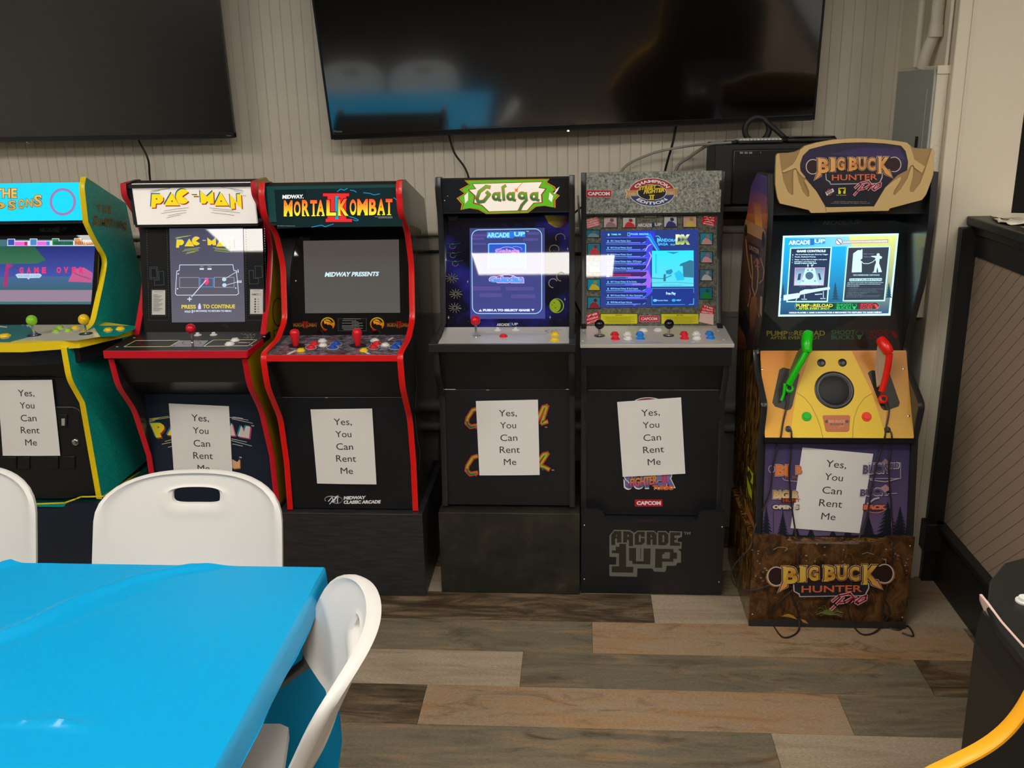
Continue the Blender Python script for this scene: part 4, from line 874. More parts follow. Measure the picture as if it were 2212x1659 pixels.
d.poly([(1062, 435), (1280, 432), (1285, 500), (1225, 545), (1160, 545), (1100, 510)], lambda x, y: c(150, 135, 40) if x < 1190 else c(60, 24, 54)); d.poly([(180, 440), (290, 440), (275, 475), (225, 482)], c(56, 54, 60))
for q in ((1120, 480), (1150, 510), (1180, 500)): d.ell(q[0], q[1], 9, 5, c(110, 98, 30), 10)
d.ell(1172, 1246, 65, 66, c(170, 180, 60)); d.ell(1170, 1246, 59, 60, c(16, 60, 40)); d.ell(1158, 1246, 50, 58, c(150, 178, 40)); d.ell(1150, 1220, 7, 5, c(70, 90, 20), 10); d.ell(1160, 1265, 9, 6, c(100, 130, 30), 10); d.ell(1132, 1238, 5, 4, c(90, 110, 20), 10)
for (x, y, r_) in ((1270, 737, 16), (375, 1030, 16), (204, 1352, 18), (1245, 1188, 16), (1113, 1350, 18), (183, 835, 16), (1098, 915, 14)):
    st = c(190); d.poly([(x-r_*.6, y), (x, y-3), (x+r_*.6, y), (x, y+3)], st); d.poly([(x, y-r_), (x+3, y), (x, y+r_), (x-3, y)], st)
rr_ = random.Random(5)
for i in range(70):
    x = rr_.uniform(185, 1275); y = rr_.uniform(470, 1430)
    if 400 < x < 1040 and 550 < y < 1320: continue
    d.ell(x, y, 2.5, 2, c(120), 6)
# small spiky star clusters and crescents in place of the printed creatures
for (x, y, cc) in ((235, 1000, 130), (270, 1140, 140), (262, 1265, 140)):
    for a in range(0, 360, 32): d.line([(x+12*math.cos(math.radians(a)), y+9*math.sin(math.radians(a))), (x+58*math.cos(math.radians(a+12)), y+46*math.sin(math.radians(a+12)))], 4, c(cc, cc, cc-20))
for (x, y) in ((1205, 640), (1150, 742)): d.ring(x, y, 42, 38, 6, c(150, 142, 80), a0=150, a1=380)
for (x, y) in ((1140, 1045), (1210, 985)): d.ring(x, y, 38, 40, 8, c(170, 160, 140), a0=90, a1=330)
for (x, y) in ((240, 715), (245, 795), (265, 870)): d.ring(x, y, 26, 22, 4, c(150, 140, 110), a0=0, a1=300); d.line([(x-70, y-25), (x+10, y-15), (x+70, y-28)], 5, c(30, 100, 60))
d.build('bezel_artwork', gal, 'print_gloss'); d = D(pb, 920, 360, 4.148, lift=.0025); a1up(d, 635, 1400, 826, 1428, c(205), c(60, 90, 130)); d.build('maker_wordmark', gal, 'print_gloss')
d = D(pb, 1000, 480, 6.911, lift=.003)
d.poly([(102, 90), (1222, 85), (1228, 1440), (112, 1446)], vgrad3(90, c(56, 62, 118), 700, c(110, 106, 190), 1440, c(60, 66, 140)))
for (x0_, y0_, w_, h_) in ((140, 180, 240, 36), (140, 230, 180, 36), (150, 310, 200, 30), (960, 150, 180, 36), (900, 240, 220, 40), (140, 960, 420, 60), (640, 970, 420, 50), (250, 1060, 330, 60), (720, 1080, 360, 56)): d.rect(x0_, y0_, x0_+w_, y0_+h_, c(84, 74, 150))
B_ = c(160, 215, 255)
rrp = []
for (cx, cy, a0) in ((1075, 205, -90), (1075, 1260, 0), (245, 1260, 90), (235, 220, 180)):
    for k in range(7): a = math.radians(a0+15*k); rrp.append((cx+102*math.cos(a), cy+104*math.sin(a)))
rrp.append(rrp[0]); d.line(rrp, 12, B_)
d.line([(385, 700), (385, 330), (400, 325), (920, 322), (935, 335), (935, 700)], 26, c(50, 110, 255)); d.line([(385, 700), (385, 330), (400, 325), (920, 322), (935, 335), (935, 700)], 10, c(150, 235, 255))
d.poly([(395, 345), (925, 340), (925, 700), (395, 700)], c(30, 90, 210))
d.ring(660, 560, 200, 190, 8, c(220, 170, 240), a0=185, a1=355); d.text('Galaga', (480, 395, 850, 470), c(230, 150, 220), .04)
for (g, cc) in ((12, c(235, 170, 235)), (0, c(80, 165, 255))): d.text('Galaxian', [(395-g, 820-g), (900+g, 790-g), (905+g, 905+g), (400-g, 900+g)], cc, .05 if not g else .12)
d.ring(650, 900, 210, 115, 7, c(230, 205, 250), a0=195, a1=345); d.ring(790, 405, 90, 40, 6, c(220, 160, 230), a0=-120, a1=20)
a1up(d, 360, 150, 930, 232, c(150, 240, 255), c(30, 120, 230), c(50, 130, 240), -4); d.text('TM', (942, 132, 982, 145), c(200, 230, 255), .03)
d.text('PUSH A TO SELECT GAME', (300, 1296, 1000, 1332), c(225, 232, 255), .09); d.poly([(236, 1334), (262, 1298), (288, 1334)], c(225, 232, 255)); d.poly([(1018, 1296), (1070, 1296), (1044, 1330)], c(225, 232, 255))
d.build('screen_picture', gal, 'print_lit')
dk0, dk1 = (2.985, .918), (3.200, .927)
slab('control_deck', gal, X0+.017, X1-.017, dk0, dk1, .02, 'grey_plate'); pdk = yz(*dk0, *dk1)
mk('deck_frame', MB().box(X0-.012, X1+.004, dk0[0]-.008, dk0[0], .893, .921).box(X0-.012, X0+.017, dk0[0], 3.12, .893, .921).box(X1-.017, X1+.004, dk0[0], 3.12, .893, .921), 'dark_trim', gal, bevel=.002)
d = D(pdk, 920, 360, 4.148)
rr_ = random.Random(9)
for i in range(34): d.ell(1070+rr_.random()*150, 1462+rr_.random()*28, 4, 1.6, c(50), 6)
d.line([(418, 1518), (492, 1518)], 4, c(60)); d.build('deck_print', gal)
g_ = lambda x, y: (920+x/4.148, 360+y/4.148)
joystick(gal, pdk, *g_(450, 1530), .0165, .058, 'red_ball', dr=.006)
for (x, y) in ((643, 1466), (806, 1464)): B = pdk.at(*g_(x, y)); mk('start_button', MB().lathe(B, pdk.n, [(.0125, 0), (.0125, .002), (.006, .004), (.006, .009), (.004, .010)], 18), 'btn_white', gal, smooth=True)
button(gal, pdk, *g_(695, 1522), .0135, 'red'); button(gal, pdk, *g_(1156, 1505), .0145, 'yellow'); button(gal, pdk, *g_(1155, 1552), .0160, 'yellow')
slab('front_panel', gal, X0+.017, X1-.017, (3.064, .319), (3.104, .727), .012, 'black_panel'); slab('upper_front_panel', gal, X0+.017, X1-.017, (3.104, .7295), (3.03, .89), .012, 'black_panel')
pf = yz(3.064, .319, 3.104, .727)
d = D(pf, 920, 690, 2.718)
d.line([(90, 411), (175, 411)], 3.5, c(215)); d.line([(175, 412), (845, 411)], 1.6, c(80)); d.ell(364, 414, 11, 2, c(190), 10); d.line([(822, 410), (846, 410)], 3.5, c(215))
def gfront(dy, fin):
    d = globals()['d']
    for (w, cc) in ((26, c(214, 56, 28)), (11, c(140, 190, 60))):
        d.line([(300, 525+dy), (275, 533+dy), (245, 580+dy), (240, 608+dy), (262, 630+dy), (300, 622+dy)], w, cc)
        d.line([(655, 590+dy), (690, 515+dy), (712, 508+dy), (695, 560+dy), (680, 610+dy), (712, 600+dy)] if fin else [(655, 560+dy), (690, 515+dy), (715, 508+dy), (670, 580+dy), (700, 590+dy), (722, 602+dy)], w, cc)
    d.line([(240, 600+dy), (246, 618+dy), (262, 632+dy), (300, 626+dy)], 10, c(20, 110, 70)); d.line([(688, 592+dy), (684, 608+dy)], 9, c(20, 110, 70)); d.poly([(286, 628+dy), (304, 622+dy), (296, 646+dy)], c(214, 60, 30))
gfront(0, True); d.text('TM', (697, 629, 712, 636), c(190), .03); d.build('front_logo', gal); d = D(pf, 920, 690, 2.718); gfront(278, False); d.text('TM', (737, 881, 752, 888), c(190), .03)
d.build('front_logo', gal)
riser('scuffed black plywood riser under the green lettered cabinet', -.492, -.002, 3.015, 3.52, .309, 'ply_black')
paper(pf, (1028, 866), (1162, 863), (1166, 1025), (1036, 1026), 'white Yes You Can Rent Me sheet between green and orange printed letters')

# ------------------------------------------------------------------ 5: granite marquee, steel deck
X0, X1 = .003, .487
sf = thing('arcade_cabinet', ((X0+X1)/2, 3.08, .305), 'black arcade cabinet with speckled granite marquee, oval badge and shiny steel deck', 'arcade cabinet')
fr = rnd([(3.082, .276), (3.092, .47), (3.118, .69), (3.06, .80), (3.05, .885), (3.20, .90), (3.262, .92), (3.330, 1.13), (3.342, 1.28), (3.338, 1.395), (3.345, 1.428)], .03, 5, (2, 3, 4, 7, 8, 9))
bk = [(3.40, 1.428), (3.55, 1.33), (3.60, 1.1), (3.60, .276)]
side_and_trim(sf, X0, X1, fr, bk, 'black_side', 'dark_trim')
shell(sf, X0, X1, ((3.34, 1.29), (3.345, 1.43)), bk, None, None, None)
ma, mb_ = (3.335, 1.293), (3.338, 1.432)
slab('marquee', sf, X0+.017, X1-.010, ma, mb_, .012, 'granite'); pm_ = yz(*ma, *mb_)
d = D(pm_, 1240, 360, 4.148)
d.rect(110, 210, 336, 274, c(240, 120, 120)); d.rect(114, 214, 332, 270, c(190, 20, 40)); d.text('CAPCOM', (125, 226, 320, 258), c(240), .05)
d.poly([(452, 200), (500, 205), (490, 235), (500, 262), (458, 284), (470, 240)], c(225, 205, 170)); d.poly([(932, 185), (885, 195), (895, 230), (890, 258), (928, 270), (918, 225)], c(225, 205, 170))
d.ell(698, 228, 208, 128, c(240), 44); d.poly([(698+203*math.cos(math.radians(a)), 228+123*math.sin(math.radians(a))) for a in range(180, 361, 6)], c(176, 42, 40)); d.poly([(698+203*math.cos(math.radians(a)), 228+123*math.sin(math.radians(a))) for a in range(0, 181, 6)], c(44, 64, 120))
d.poly([(462, 205), (500, 212), (930, 195), (920, 262), (895, 252), (500, 266), (466, 276), (480, 240)], c(196, 152, 100)); d.ell(697, 230, 132, 72, c(240), 36); d.ell(697, 230, 126, 68, c(26, 26, 30), 36)
d.text('DASH', (490, 232, 550, 258), c(220, 190, 150), .03); d.text('TURBO', (835, 222, 900, 250), c(220, 190, 150), .03)
def arc(cx, cy, r, R, a0, a1, flip=False, ry=.62):
    def f(u, v):
        a = math.radians(a0+(a1-a0)*u); q = (r+(R-r)*v) if not flip else (R-(R-r)*v)
        return (cx+q*math.cos(a), cy+q*ry*math.sin(a))
    return f
d.text('CHAMPION', (0, 0, 1, 1), c(240), .04, mp=arc(698, 230, 140, 182, 205, 335)); d.text('EDITION', (0, 0, 1, 1), c(240), .04, mp=arc(698, 226, 140, 184, 142, 38, True))
yel = c(238, 208, 40)
for g, cc, b in ((4, c(20), .09), (0, yel, .05)):
    d.text('STREET', [(585-g, 178-g), (742+g, 160-g), (735+g, 196+g), (575-g, 214+g)], cc, b); d.text('FIGHTER', [(632-g, 208-g), (818+g, 182-g), (812+g, 226+g), (622-g, 246+g)], cc, b)
    d.rect(672-g, 252-g, 722+g, 260+g, cc); d.rect(668-g, 290-g, 716+g, 298+g, cc); d.rect(680-g, 256, 692+g, 294, cc); d.rect(700-g, 256, 712+g, 294, cc)
d.build('marquee_badge', sf, 'print')
slab('bezel', sf, X0+.017, X1-.017, (3.262, .905), (3.360, 1.293), .01, 'granite_gloss'); pb = yz(3.262, .905, 3.360, 1.293)
d = D(pb, 1240, 360, 4.148)
a1up(d, 570, 505, 785, 540, c(205), c(40, 60, 90))
d.text('New', (650, 402, 700, 418), c(120), .02); d.box(622, 398, 742, 460, 4, c(60)); d.rect(626, 400, 738, 456, c(150, 146, 132)); d.text('FEATURED', (635, 425, 730, 442), c(70), .04)
tl = [((268, 455), (382, 545), c(200, 170, 170), c(150, 120, 125)), ((438, 458), (550, 545), c(190, 190, 185), c(200, 50, 60)), ((808, 448), (920, 540), c(190, 190, 190), c(60, 60, 120)), ((980, 445), (1095, 540), c(205, 160, 150), c(210, 190, 90)),
      ((108, 570), (228, 632), c(40, 110, 140), c(120, 150, 160)), ((124, 690), (232, 788), c(30, 130, 150), c(205, 60, 70)), ((128, 850), (232, 945), c(40, 120, 150), c(200, 180, 180)), ((124, 1012), (232, 1106), c(30, 150, 180), c(216, 190, 60)), ((124, 1172), (232, 1268), c(40, 140, 170), c(150, 50, 60)),
      ((1132, 598), (1238, 696), c(40, 140, 170), c(210, 150, 150)), ((1132, 765), (1238, 858), c(60, 130, 160), c(216, 150, 160)), ((1130, 925), (1236, 1018), c(70, 110, 140), c(190, 190, 190)), ((1128, 1085), (1236, 1184), c(30, 110, 150), c(30, 130, 60))]
for (a, b, bg, fg) in tl:
    t_ = D(pb, 1240, 360, 4.148); t_.rect(a[0]-6, a[1]-6, b[0]+8, b[1]+8, c(44, 44, 40)); t_.rect(a[0], a[1], b[0], b[1], bg); w_ = b[0]-a[0]; h_ = b[1]-a[1]
    t_.poly([(a[0]+w_*.1, b[1]), (a[0]+w_*.22, a[1]+h_*.62), (a[0]+w_*.40, a[1]+h_*.42), (a[0]+w_*.68, a[1]+h_*.50), (a[0]+w_*.9, a[1]+h_*.7), (b[0], b[1])], fg)
    t_.poly([(a[0]+w_*.50, a[1]+h_*.12), (a[0]+w_*.72, a[1]+h_*.10), (a[0]+w_*.80, a[1]+h_*.36), (a[0]+w_*.62, a[1]+h_*.48), (a[0]+w_*.46, a[1]+h_*.34)], tuple(q*.55 for q in fg)); t_.build('picture_tile', sf, 'print_gloss')
for q, s1, cc in (([(100, 475), (215, 445), (232, 525), (108, 555)], 'FOUR NEW PLAYABLE CHARACTERS', c(200, 110, 110)), ([(1158, 438), (1275, 452), (1262, 535), (1145, 515)], 'PLAY AS A BOSS!', c(205, 24, 40)), ([(100, 1330), (218, 1300), (235, 1385), (105, 1418)], '78 POSSIBLE MATCHES!', c(210, 30, 46)), ([(1152, 1235), (1258, 1262), (1250, 1322), (1128, 1312)], 'THE ULTIMATE REMATCH', c(210, 30, 46)), ([(1128, 1312), (1250, 1322), (1248, 1418), (1118, 1390)], '', c(224, 190, 180))):
    t_ = D(pb, 1240, 360, 4.148); t_.poly(q, cc)
    if s1:
        ws = s1.split(' '); n = len(ws); (ax, ay), (bx, by), (cx_, cy_), (ex, ey) = q
        for i, w_ in enumerate(ws):
            t0 = (i+.2)/n; t1 = (i+.85)/n
            t_.text(w_, [(ax+(ex-ax)*t0+12, ay+(ey-ay)*t0), (bx+(cx_-bx)*t0-12, by+(cy_-by)*t0), (bx+(cx_-bx)*t1-12, by+(cy_-by)*t1), (ax+(ex-ax)*t1+12, ay+(ey-ay)*t1)], c(240, 200, 200), .03)
    t_.build('sticker', sf, 'print_gloss')
for (a, b) in ((240, 566), (783, 1115)):
    d.rect(a-3, 1315, b+3, 1412, c(60, 60, 20)); d.rect(a, 1320, b, 1408, c(212, 206, 40))
    d.text('HOW TO PLAY' if a < 500 else 'BASIC ATTACKS', ((a+b)/2-30, 1326, (a+b)/2+30, 1336), c(60, 60, 20), .03)
    for i in range(6): d.rect(a+20+(i*23) % 40, 1345+i*10, b-20-(i*31) % 60, 1348+i*10, c(120, 118, 30))
d.rect(584, 1336, 762, 1390, c(230, 130, 140)); d.rect(588, 1340, 758, 1386, c(186, 40, 60)); d.text('CAPCOM', (600, 1350, 746, 1376), c(232, 200, 205), .05)
d.build('bezel_artwork', sf, 'print_gloss')
d = D(pb, 1290, 490, 8.733, lift=.003)
d.poly([(75, 78), (1905, 50), (1905, 1505), (60, 1525)], lambda x, y: c(26, 50, 120))
d.poly([(600, 90), (1100, 80), (1000, 700), (1020, 1250), (700, 1500), (500, 1300), (560, 700)], lambda x, y: c(30, 50, 190) if y < 500 else c(70, 70, 230)); 
d.poly([(640, 860), (960, 820), (1030, 1000), (1000, 1150), (700, 1120), (560, 1000)], c(150, 90, 230)); d.poly([(930, 180), (1000, 120), (1180, 440), (1120, 450)], c(20, 120, 240)); d.line([(925, 185), (975, 200), (1130, 450)], 14, c(90, 200, 255)); d.line([(1015, 330), (960, 360), (910, 450)], 14, c(200, 170, 255)); d.line([(980, 480), (1020, 550), (960, 700), (900, 800)], 20, c(190, 150, 255))
d.text('TIME: 99', (262, 130, 445, 162), c(100, 215, 255), .03); d.text('PAGE: 002/500', (632, 122, 968, 156), c(110, 220, 255), .03); d.box(575, 115, 615, 172, 7, c(130, 210, 255)); d.ell(215, 150, 18, 22, c(130, 210, 255))
gms = ['0011 Street Fighter Zero', '0012 Street Fighter Zero2', '0013 Street Fighter Zero3', "0014 Street Fighter Alpha : W'Dreams", '0015 Street Fighter Alpha 2', '0016 Street Fighter Alpha 3', '0017 Street Fighter III 3rd Strike', '0018 Street Fighter III 2nd Impact', '0019 Street Fighter III : New Generation', '0020 Marvel Super Heroes']
ends = [632, 652, 650, 835, 675, 640, 745, 768, 862, 655]
for i, s_ in enumerate(gms):
    y = 270+i*128.5; sel = i == 5
    d.poly([(170, y-58), (935, y-66), (905, y+30), (170, y+36)], c(60, 20, 90) if sel else c(16, 36, 110))
    d.line([(170, y-60), (940, y-66)], 6, c(110, 130, 230)); d.line([(165, y+36), (815, y+30)], 7, c(130, 190, 255)); d.line([(860, y+30), (885, y+28), (905, y+8)], 8, c(140, 200, 255))
    if sel: d.rect(245, y-24, 640, y+26, c(120, 20, 80)); d.rect(175, y-30, 232, y+36, c(225, 200, 235)); d.text('X', (185, y-18, 222, y+24), c(120, 40, 120), .05); d.text(s_, (252, y-18, 630, y+20), c(170, 40, 90), .0)
    else: d.line([(188, y-18), (220, y+20)], 9, c(110, 190, 240)); d.line([(220, y-18), (188, y+20)], 9, c(110, 190, 240)); d.text(s_, (250, y-19, ends[i], y+22), c(130, 190, 255), .02)
d.text('PANDORA', [(1125, 215), (1500, 235), (1490, 285), (1125, 290)], c(70, 180, 240), .05); d.line([(1100, 180), (1150, 175), (1190, 215), (1135, 300)], 12, c(80, 190, 250)); d.text('SAGA', (1140, 305, 1335, 355), c(70, 180, 240), .04); d.text('PLUS', (1380, 325, 1465, 355), c(90, 190, 240), .04)
d.text('DX', (1475, 148, 1745, 340), vgrad3(150, c(230, 240, 190), 250, c(60, 90, 60), 345, c(200, 220, 120)), .09)
d.poly([(1030, 455), (1815, 448), (1815, 1128), (1030, 1132)], lambda x, y: c(40, 215, 240) if y < 800 else c(90, 205, 225))
d.poly([(1570, 700), (1750, 630), (1812, 650), (1812, 960), (1620, 950), (1610, 740), (1545, 742)], c(40, 110, 140)); d.poly([(1300, 478), (1550, 480), (1430, 515)], c(30, 120, 170)); d.poly([(1290, 830), (1400, 800), (1425, 850), (1380, 900), (1300, 890)], c(30, 130, 180)); d.poly([(1250, 900), (1290, 890), (1290, 1030), (1245, 1030)], c(30, 110, 130)); d.poly([(1450, 880), (1540, 820), (1620, 900), (1640, 1000), (1500, 1020)], c(30, 180, 225)); d.line([(1030, 970), (1250, 980), (1400, 920)], 14, c(30, 120, 140)); d.line([(1030, 1060), (1500, 1050), (1815, 1070)], 8, c(50, 150, 170)); d.rect(1090, 520, 1120, 880, c(30, 190, 225)); d.text('STREET FIGHTER ALPHA 3', (1230, 1098, 1610, 1116), c(30, 130, 170), .0)
d.poly([(1030, 1160), (1815, 1158), (1815, 1460), (1030, 1470)], c(14, 46, 130)); d.line([(1028, 1230), (1030, 1165), (1815, 1158), (1815, 1250)], 7, c(70, 170, 255)); d.line([(1028, 1310), (1030, 1472), (1655, 1466)], 7, c(70, 160, 240)); d.line([(1725, 1466), (1812, 1462), (1815, 1350)], 9, c(90, 200, 255))
d.text('Free Play', (1295, 1232, 1478, 1298), c(180, 225, 255), .04); d.ell(1088, 1390, 38, 26, c(90, 190, 240)); d.text('Function Select', (1130, 1375, 1332, 1402), c(150, 215, 250), .02); d.ell(1440, 1388, 38, 26, c(40, 160, 210)); d.text('HELP', (1490, 1372, 1578, 1400), c(120, 215, 240), .03)
d.build('screen_picture', sf, 'print_bright')
mk('marquee_floor', MB().prismx([(3.338, 1.293), (3.338, 1.286), (3.37, 1.286), (3.37, 1.293)], X0+.017, X1-.017), 'black_matte', sf)
dk0, dk1 = (3.035, .904), (3.265, .912)
slab('control_deck', sf, X0-.004, X1+.010, dk0, dk1, .012, 'grey_plate', bevel=.001); pdk = yz(*dk0, *dk1)
mk('deck_box', MB().box(X0+.0, X1+.004, dk0[0]+.004, 3.2, .83, .891), 'black_panel', sf)
s_ = lambda x, y: (1240+x/4.148, 360+y/4.148)
for (x, y) in ((228, 1516), (848, 1514)): joystick(sf, pdk, *s_(x, y), .0168, .040, 'black_ball', disc=.0185)
for (x, y, cc) in ((365, 1508, 'red'), (370, 1545, 'red'), (478, 1508, 'white'), (482, 1543, 'white'), (590, 1506, 'skyblue'), (594, 1543, 'skyblue'), (985, 1505, 'red'), (992, 1541, 'red'), (1096, 1505, 'white'), (1100, 1541, 'white'), (1212, 1502, 'skyblue'), (1222, 1538, 'skyblue')): button(sf, pdk, *s_(x, y), .0148, cc, .008)
for (x, y) in ((620, 1472), (752, 1470)): button(sf, pdk, *s_(x, y), .0150, 'white')
d = D(pdk, 1240, 360, 4.148)
for (x, y) in ((85, 1472), (1290, 1472), (78, 1562), (1340, 1552)): d.ell(x, y, 10, 5, c(225))
for (a, b) in ((425, 545), (1045, 1080)): d.rect(a, 1572, b, 1577, c(225))
d.rect(680, 1575, 790, 1578, c(200, 110, 100)); d.build('deck_print', sf)
slab('front_panel', sf, X0+.010, X1-.010, (3.086, .277), (3.114, .725), .012, 'black_panel'); slab('upper_front_panel', sf, X0+.010, X1-.010, (3.114, .7275), (3.058, .83), .012, 'black_panel')
pf = yz(3.086, .277, 3.114, .725)
d = D(pf, 1240, 690, 2.72)
d.line([(82, 414), (852, 414)], 2.4, c(120))
d.ring(435, 500, 92, 40, 5, c(235), a0=215, a1=325); d.poly([(370, 474), (400, 466), (470, 466), (505, 474)], c(150, 30, 34))
for (g, cc) in ((7, c(235)), (0, None)):
    col = cc or vgrad(905, c(130, 130, 180), 1000, c(90, 90, 150))
    d.text('SUPER', [(292-g, 880-g), (592+g, 875-g), (590+g, 985+g), (300-g, 995+g)], col, .07)
for (g, b, cc) in ((3, .08, c(60, 10, 60)), (0, .04, vgrad(912, c(240, 170, 40), 985, c(200, 40, 110)))): d.text('FIGHTER', [(330-g, 935-g), (492+g, 912-g), (490+g, 968+g), (325-g, 985+g)], cc, b)
d.rect(515, 905, 528, 965, c(200, 60, 110)); d.rect(535, 905, 548, 965, c(200, 60, 110)); d.text('TURBO', (460, 974, 586, 1002), c(216, 110, 50), .06)
d.build('front_logo', sf); d = D(pf, 1240, 690, 2.72); d.rect(358, 1058, 520, 1099, c(186, 20, 36)); d.text('CAPCOM', (368, 1067, 510, 1090), c(235), .05); d.build('front_logo', sf)
rsf = riser('black riser with notched top and grey outlined lettering under the granite marquee cabinet', .003, .492, 3.025, 3.53, .318, 'black_panel', notch=(.092, .392, .040), screws=[(.014, .262), (.014, .055), (.484, .262), (.482, .052)])
d = D(upy(3.025), 1300, 1120, 10.055)
gy = c(108, 108, 98); bkk = c(42, 39, 32)
out = [(165, 370), (270, 243), (615, 250), (705, 310), (780, 258), (1140, 262), (1200, 330), (1215, 268), (1395, 270), (1455, 330), (1470, 272), (1745, 282), (1740, 400), (1650, 430), (1650, 500), (1735, 510), (1730, 655), (1650, 665), (1720, 720), (1720, 955), (1640, 960), (1610, 1025), (1405, 1025), (1395, 1120), (1370, 1160), (1135, 1150), (1095, 1085), (775, 1082), (765, 1265), (165, 1250), (162, 1000), (310, 1000), (318, 835), (165, 830)]
d.poly(out, gy)
for pg in ([(205, 360), (270, 272), (425, 272), (425, 520), (330, 520), (330, 435), (290, 435), (290, 575), (205, 575)], [(465, 272), (610, 280), (678, 330), (678, 600), (588, 600), (588, 480), (548, 450), (548, 520), (465, 520)], [(715, 345), (780, 285), (932, 288), (932, 395), (850, 395), (845, 350), (805, 350), (805, 508), (845, 508), (845, 420), (932, 425), (932, 520), (860, 570), (715, 568)],
           [(975, 288), (1135, 290), (1190, 350), (1190, 570), (1100, 570), (1100, 455), (1060, 455), (1060, 570), (975, 568)], [(1228, 292), (1385, 295), (1445, 350), (1445, 520), (1385, 580), (1228, 575)], [(1485, 298), (1705, 300), (1705, 362), (1575, 370), (1575, 420), (1625, 420), (1625, 462), (1575, 465), (1575, 518), (1700, 525), (1698, 590), (1482, 588)],
           [(380, 545), (525, 548), (528, 1045), (682, 1052), (680, 1175), (215, 1165), (218, 1038), (372, 1035), (372, 755), (218, 748), (218, 690), (300, 690), (300, 612), (380, 612)], [(592, 635), (745, 638), (742, 925), (905, 928), (908, 648), (1060, 650), (1052, 990), (665, 985), (662, 918), (592, 912)],
           [(1165, 655), (1555, 660), (1560, 735), (1632, 740), (1630, 870), (1552, 875), (1550, 938), (1310, 935), (1305, 1068), (1155, 1065)]): d.poly(pg, bkk)
d.poly([(300, 388), (330, 340), (332, 388)], gy); d.ell(570, 370, 20, 26, gy, 14); d.rect(1316, 358, 1356, 512, gy); d.poly([(1055, 345), (1062, 345), (1100, 405), (1060, 405)], gy); d.poly([(1312, 768), (1360, 768), (1362, 730), (1478, 730), (1475, 868), (1310, 865)], gy); d.rect(836, 640, 848, 870, bkk)
d.text('TM', (1775, 285, 1925, 348), gy, .05); d.build('riser_lettering', rsf)
paper(pf, (1333, 868), (1471, 858), (1480, 1022), (1345, 1029), 'white Yes You Can Rent Me sheet on the cabinet with granite marquee')

# ------------------------------------------------------------------ 6: the hunting game on the right
X0, X1 = .570, 1.070
bb = thing('arcade_cabinet', ((X0+X1)/2, 2.93, .305), 'hunting arcade cabinet with antler shaped tan marquee, yellow deck and forest printed sides', 'arcade cabinet')
fr = rnd([(2.885, .294), (2.935, .618), (2.905, .74), (3.055, .81), (3.10, .87), (3.085, .93), (3.01, 1.11), (2.99, 1.28), (3.005, 1.443)], .02, 4, (2, 4, 5, 6, 7))
bk = [(3.20, 1.436), (3.39, 1.235), (3.43, .98), (3.41, .70), (3.36, .294)]
side_and_trim(bb, X0, X1, fr, bk, 'bark', 'dark_trim', smat_right='black_side')
for a in (X0+.0172, X1-.0172-.001): mk('side_lining', MB().prismx([(y+.004, z) for y, z in fr]+bk[:2]+[(3.35, .98), (3.35, .306)], a, a+.001), 'black_side', bb)
shell(bb, X0, X1, ((3.02, 1.34), (3.02, 1.436)), bk, None, None, None)
slab('marquee_panel', bb, X0+.017, X1-.017, (3.035, 1.322), (3.03, 1.436), .012, 'dark_trim')
hp = yz(2.992, 1.31, 2.992, 1.55)
HO = [(200, 260), (215, 232), (240, 228), (360, 222), (430, 208), (490, 182), (540, 140), (680, 100), (900, 62), (1150, 48), (1400, 55), (1640, 80), (1760, 98), (1800, 130), (1850, 165), (1960, 172), (2060, 168), (2088, 188), (2090, 260), (2075, 480), (2050, 560), (1990, 720), (1940, 785), (1560, 885), (1540, 915), (800, 938), (615, 940), (590, 905), (245, 828), (215, 760), (190, 600), (190, 490)]
def px3(pl, pts, ox, oy, s): return [pl.at(ox+x/s, oy+y/s) for x, y in pts]
HB = px3(hp, HO, 1640, 290, 5.53)
horn = mk('antler_marquee', MB().extr(HB, hp.n*-.012), 'tan_recess_shade', bb)  # darker tan paints the shade in the recesses behind the antler plates
mk('marquee_bracket', MB().box(.70, .93, 3.003, 3.035, 1.33, 1.43), 'black_matte', bb)
front = hp.off(.0002)
def plate(name, pts, h, mm, parent, bev=.0012): return mk(name, MB().extr(px3(front, pts, 1640, 290, 5.53), hp.n*h), mm, parent, bevel=bev)
LHN = [(190, 490), (200, 260), (215, 232), (240, 230), (250, 330), (268, 445), (290, 560), (340, 690), (388, 728), (405, 715), (402, 560), (405, 440), (425, 418), (442, 430), (470, 560), (520, 690), (575, 752), (595, 740), (590, 680), (550, 590), (532, 550), (548, 540), (600, 590), (680, 680), (780, 850), (800, 938), (615, 940), (590, 905), (245, 828), (215, 760), (190, 600)]
RHN = [(2090, 200), (2075, 480), (2050, 560), (1990, 720), (1940, 785), (1560, 885), (1540, 915), (1350, 918), (1370, 860), (1500, 640), (1600, 560), (1680, 508), (1695, 520), (1690, 550), (1610, 670), (1595, 715), (1615, 728), (1690, 650), (1770, 520), (1812, 395), (1825, 380), (1838, 400), (1830, 520), (1795, 650), (1800, 690), (1840, 685), (1920, 580), (1985, 400), (2030, 260), (2058, 172), (2078, 178)]
TOPB = [(490, 184), (540, 140), (680, 100), (900, 62), (1150, 48), (1400, 55), (1640, 80), (1760, 98), (1800, 135), (1835, 240), (1850, 300), (1980, 385), (1940, 470), (1905, 440), (1850, 400), (1840, 372), (1815, 370), (1795, 395), (1765, 440), (1775, 330), (1745, 200), (1690, 138), (1500, 112), (1250, 98), (1000, 104), (800, 128), (600, 180), (520, 255), (485, 360), (492, 440), (550, 510), (540, 530), (500, 500), (455, 440), (445, 415), (425, 405), (395, 420), (290, 460), (268, 445), (400, 362), (440, 300)]
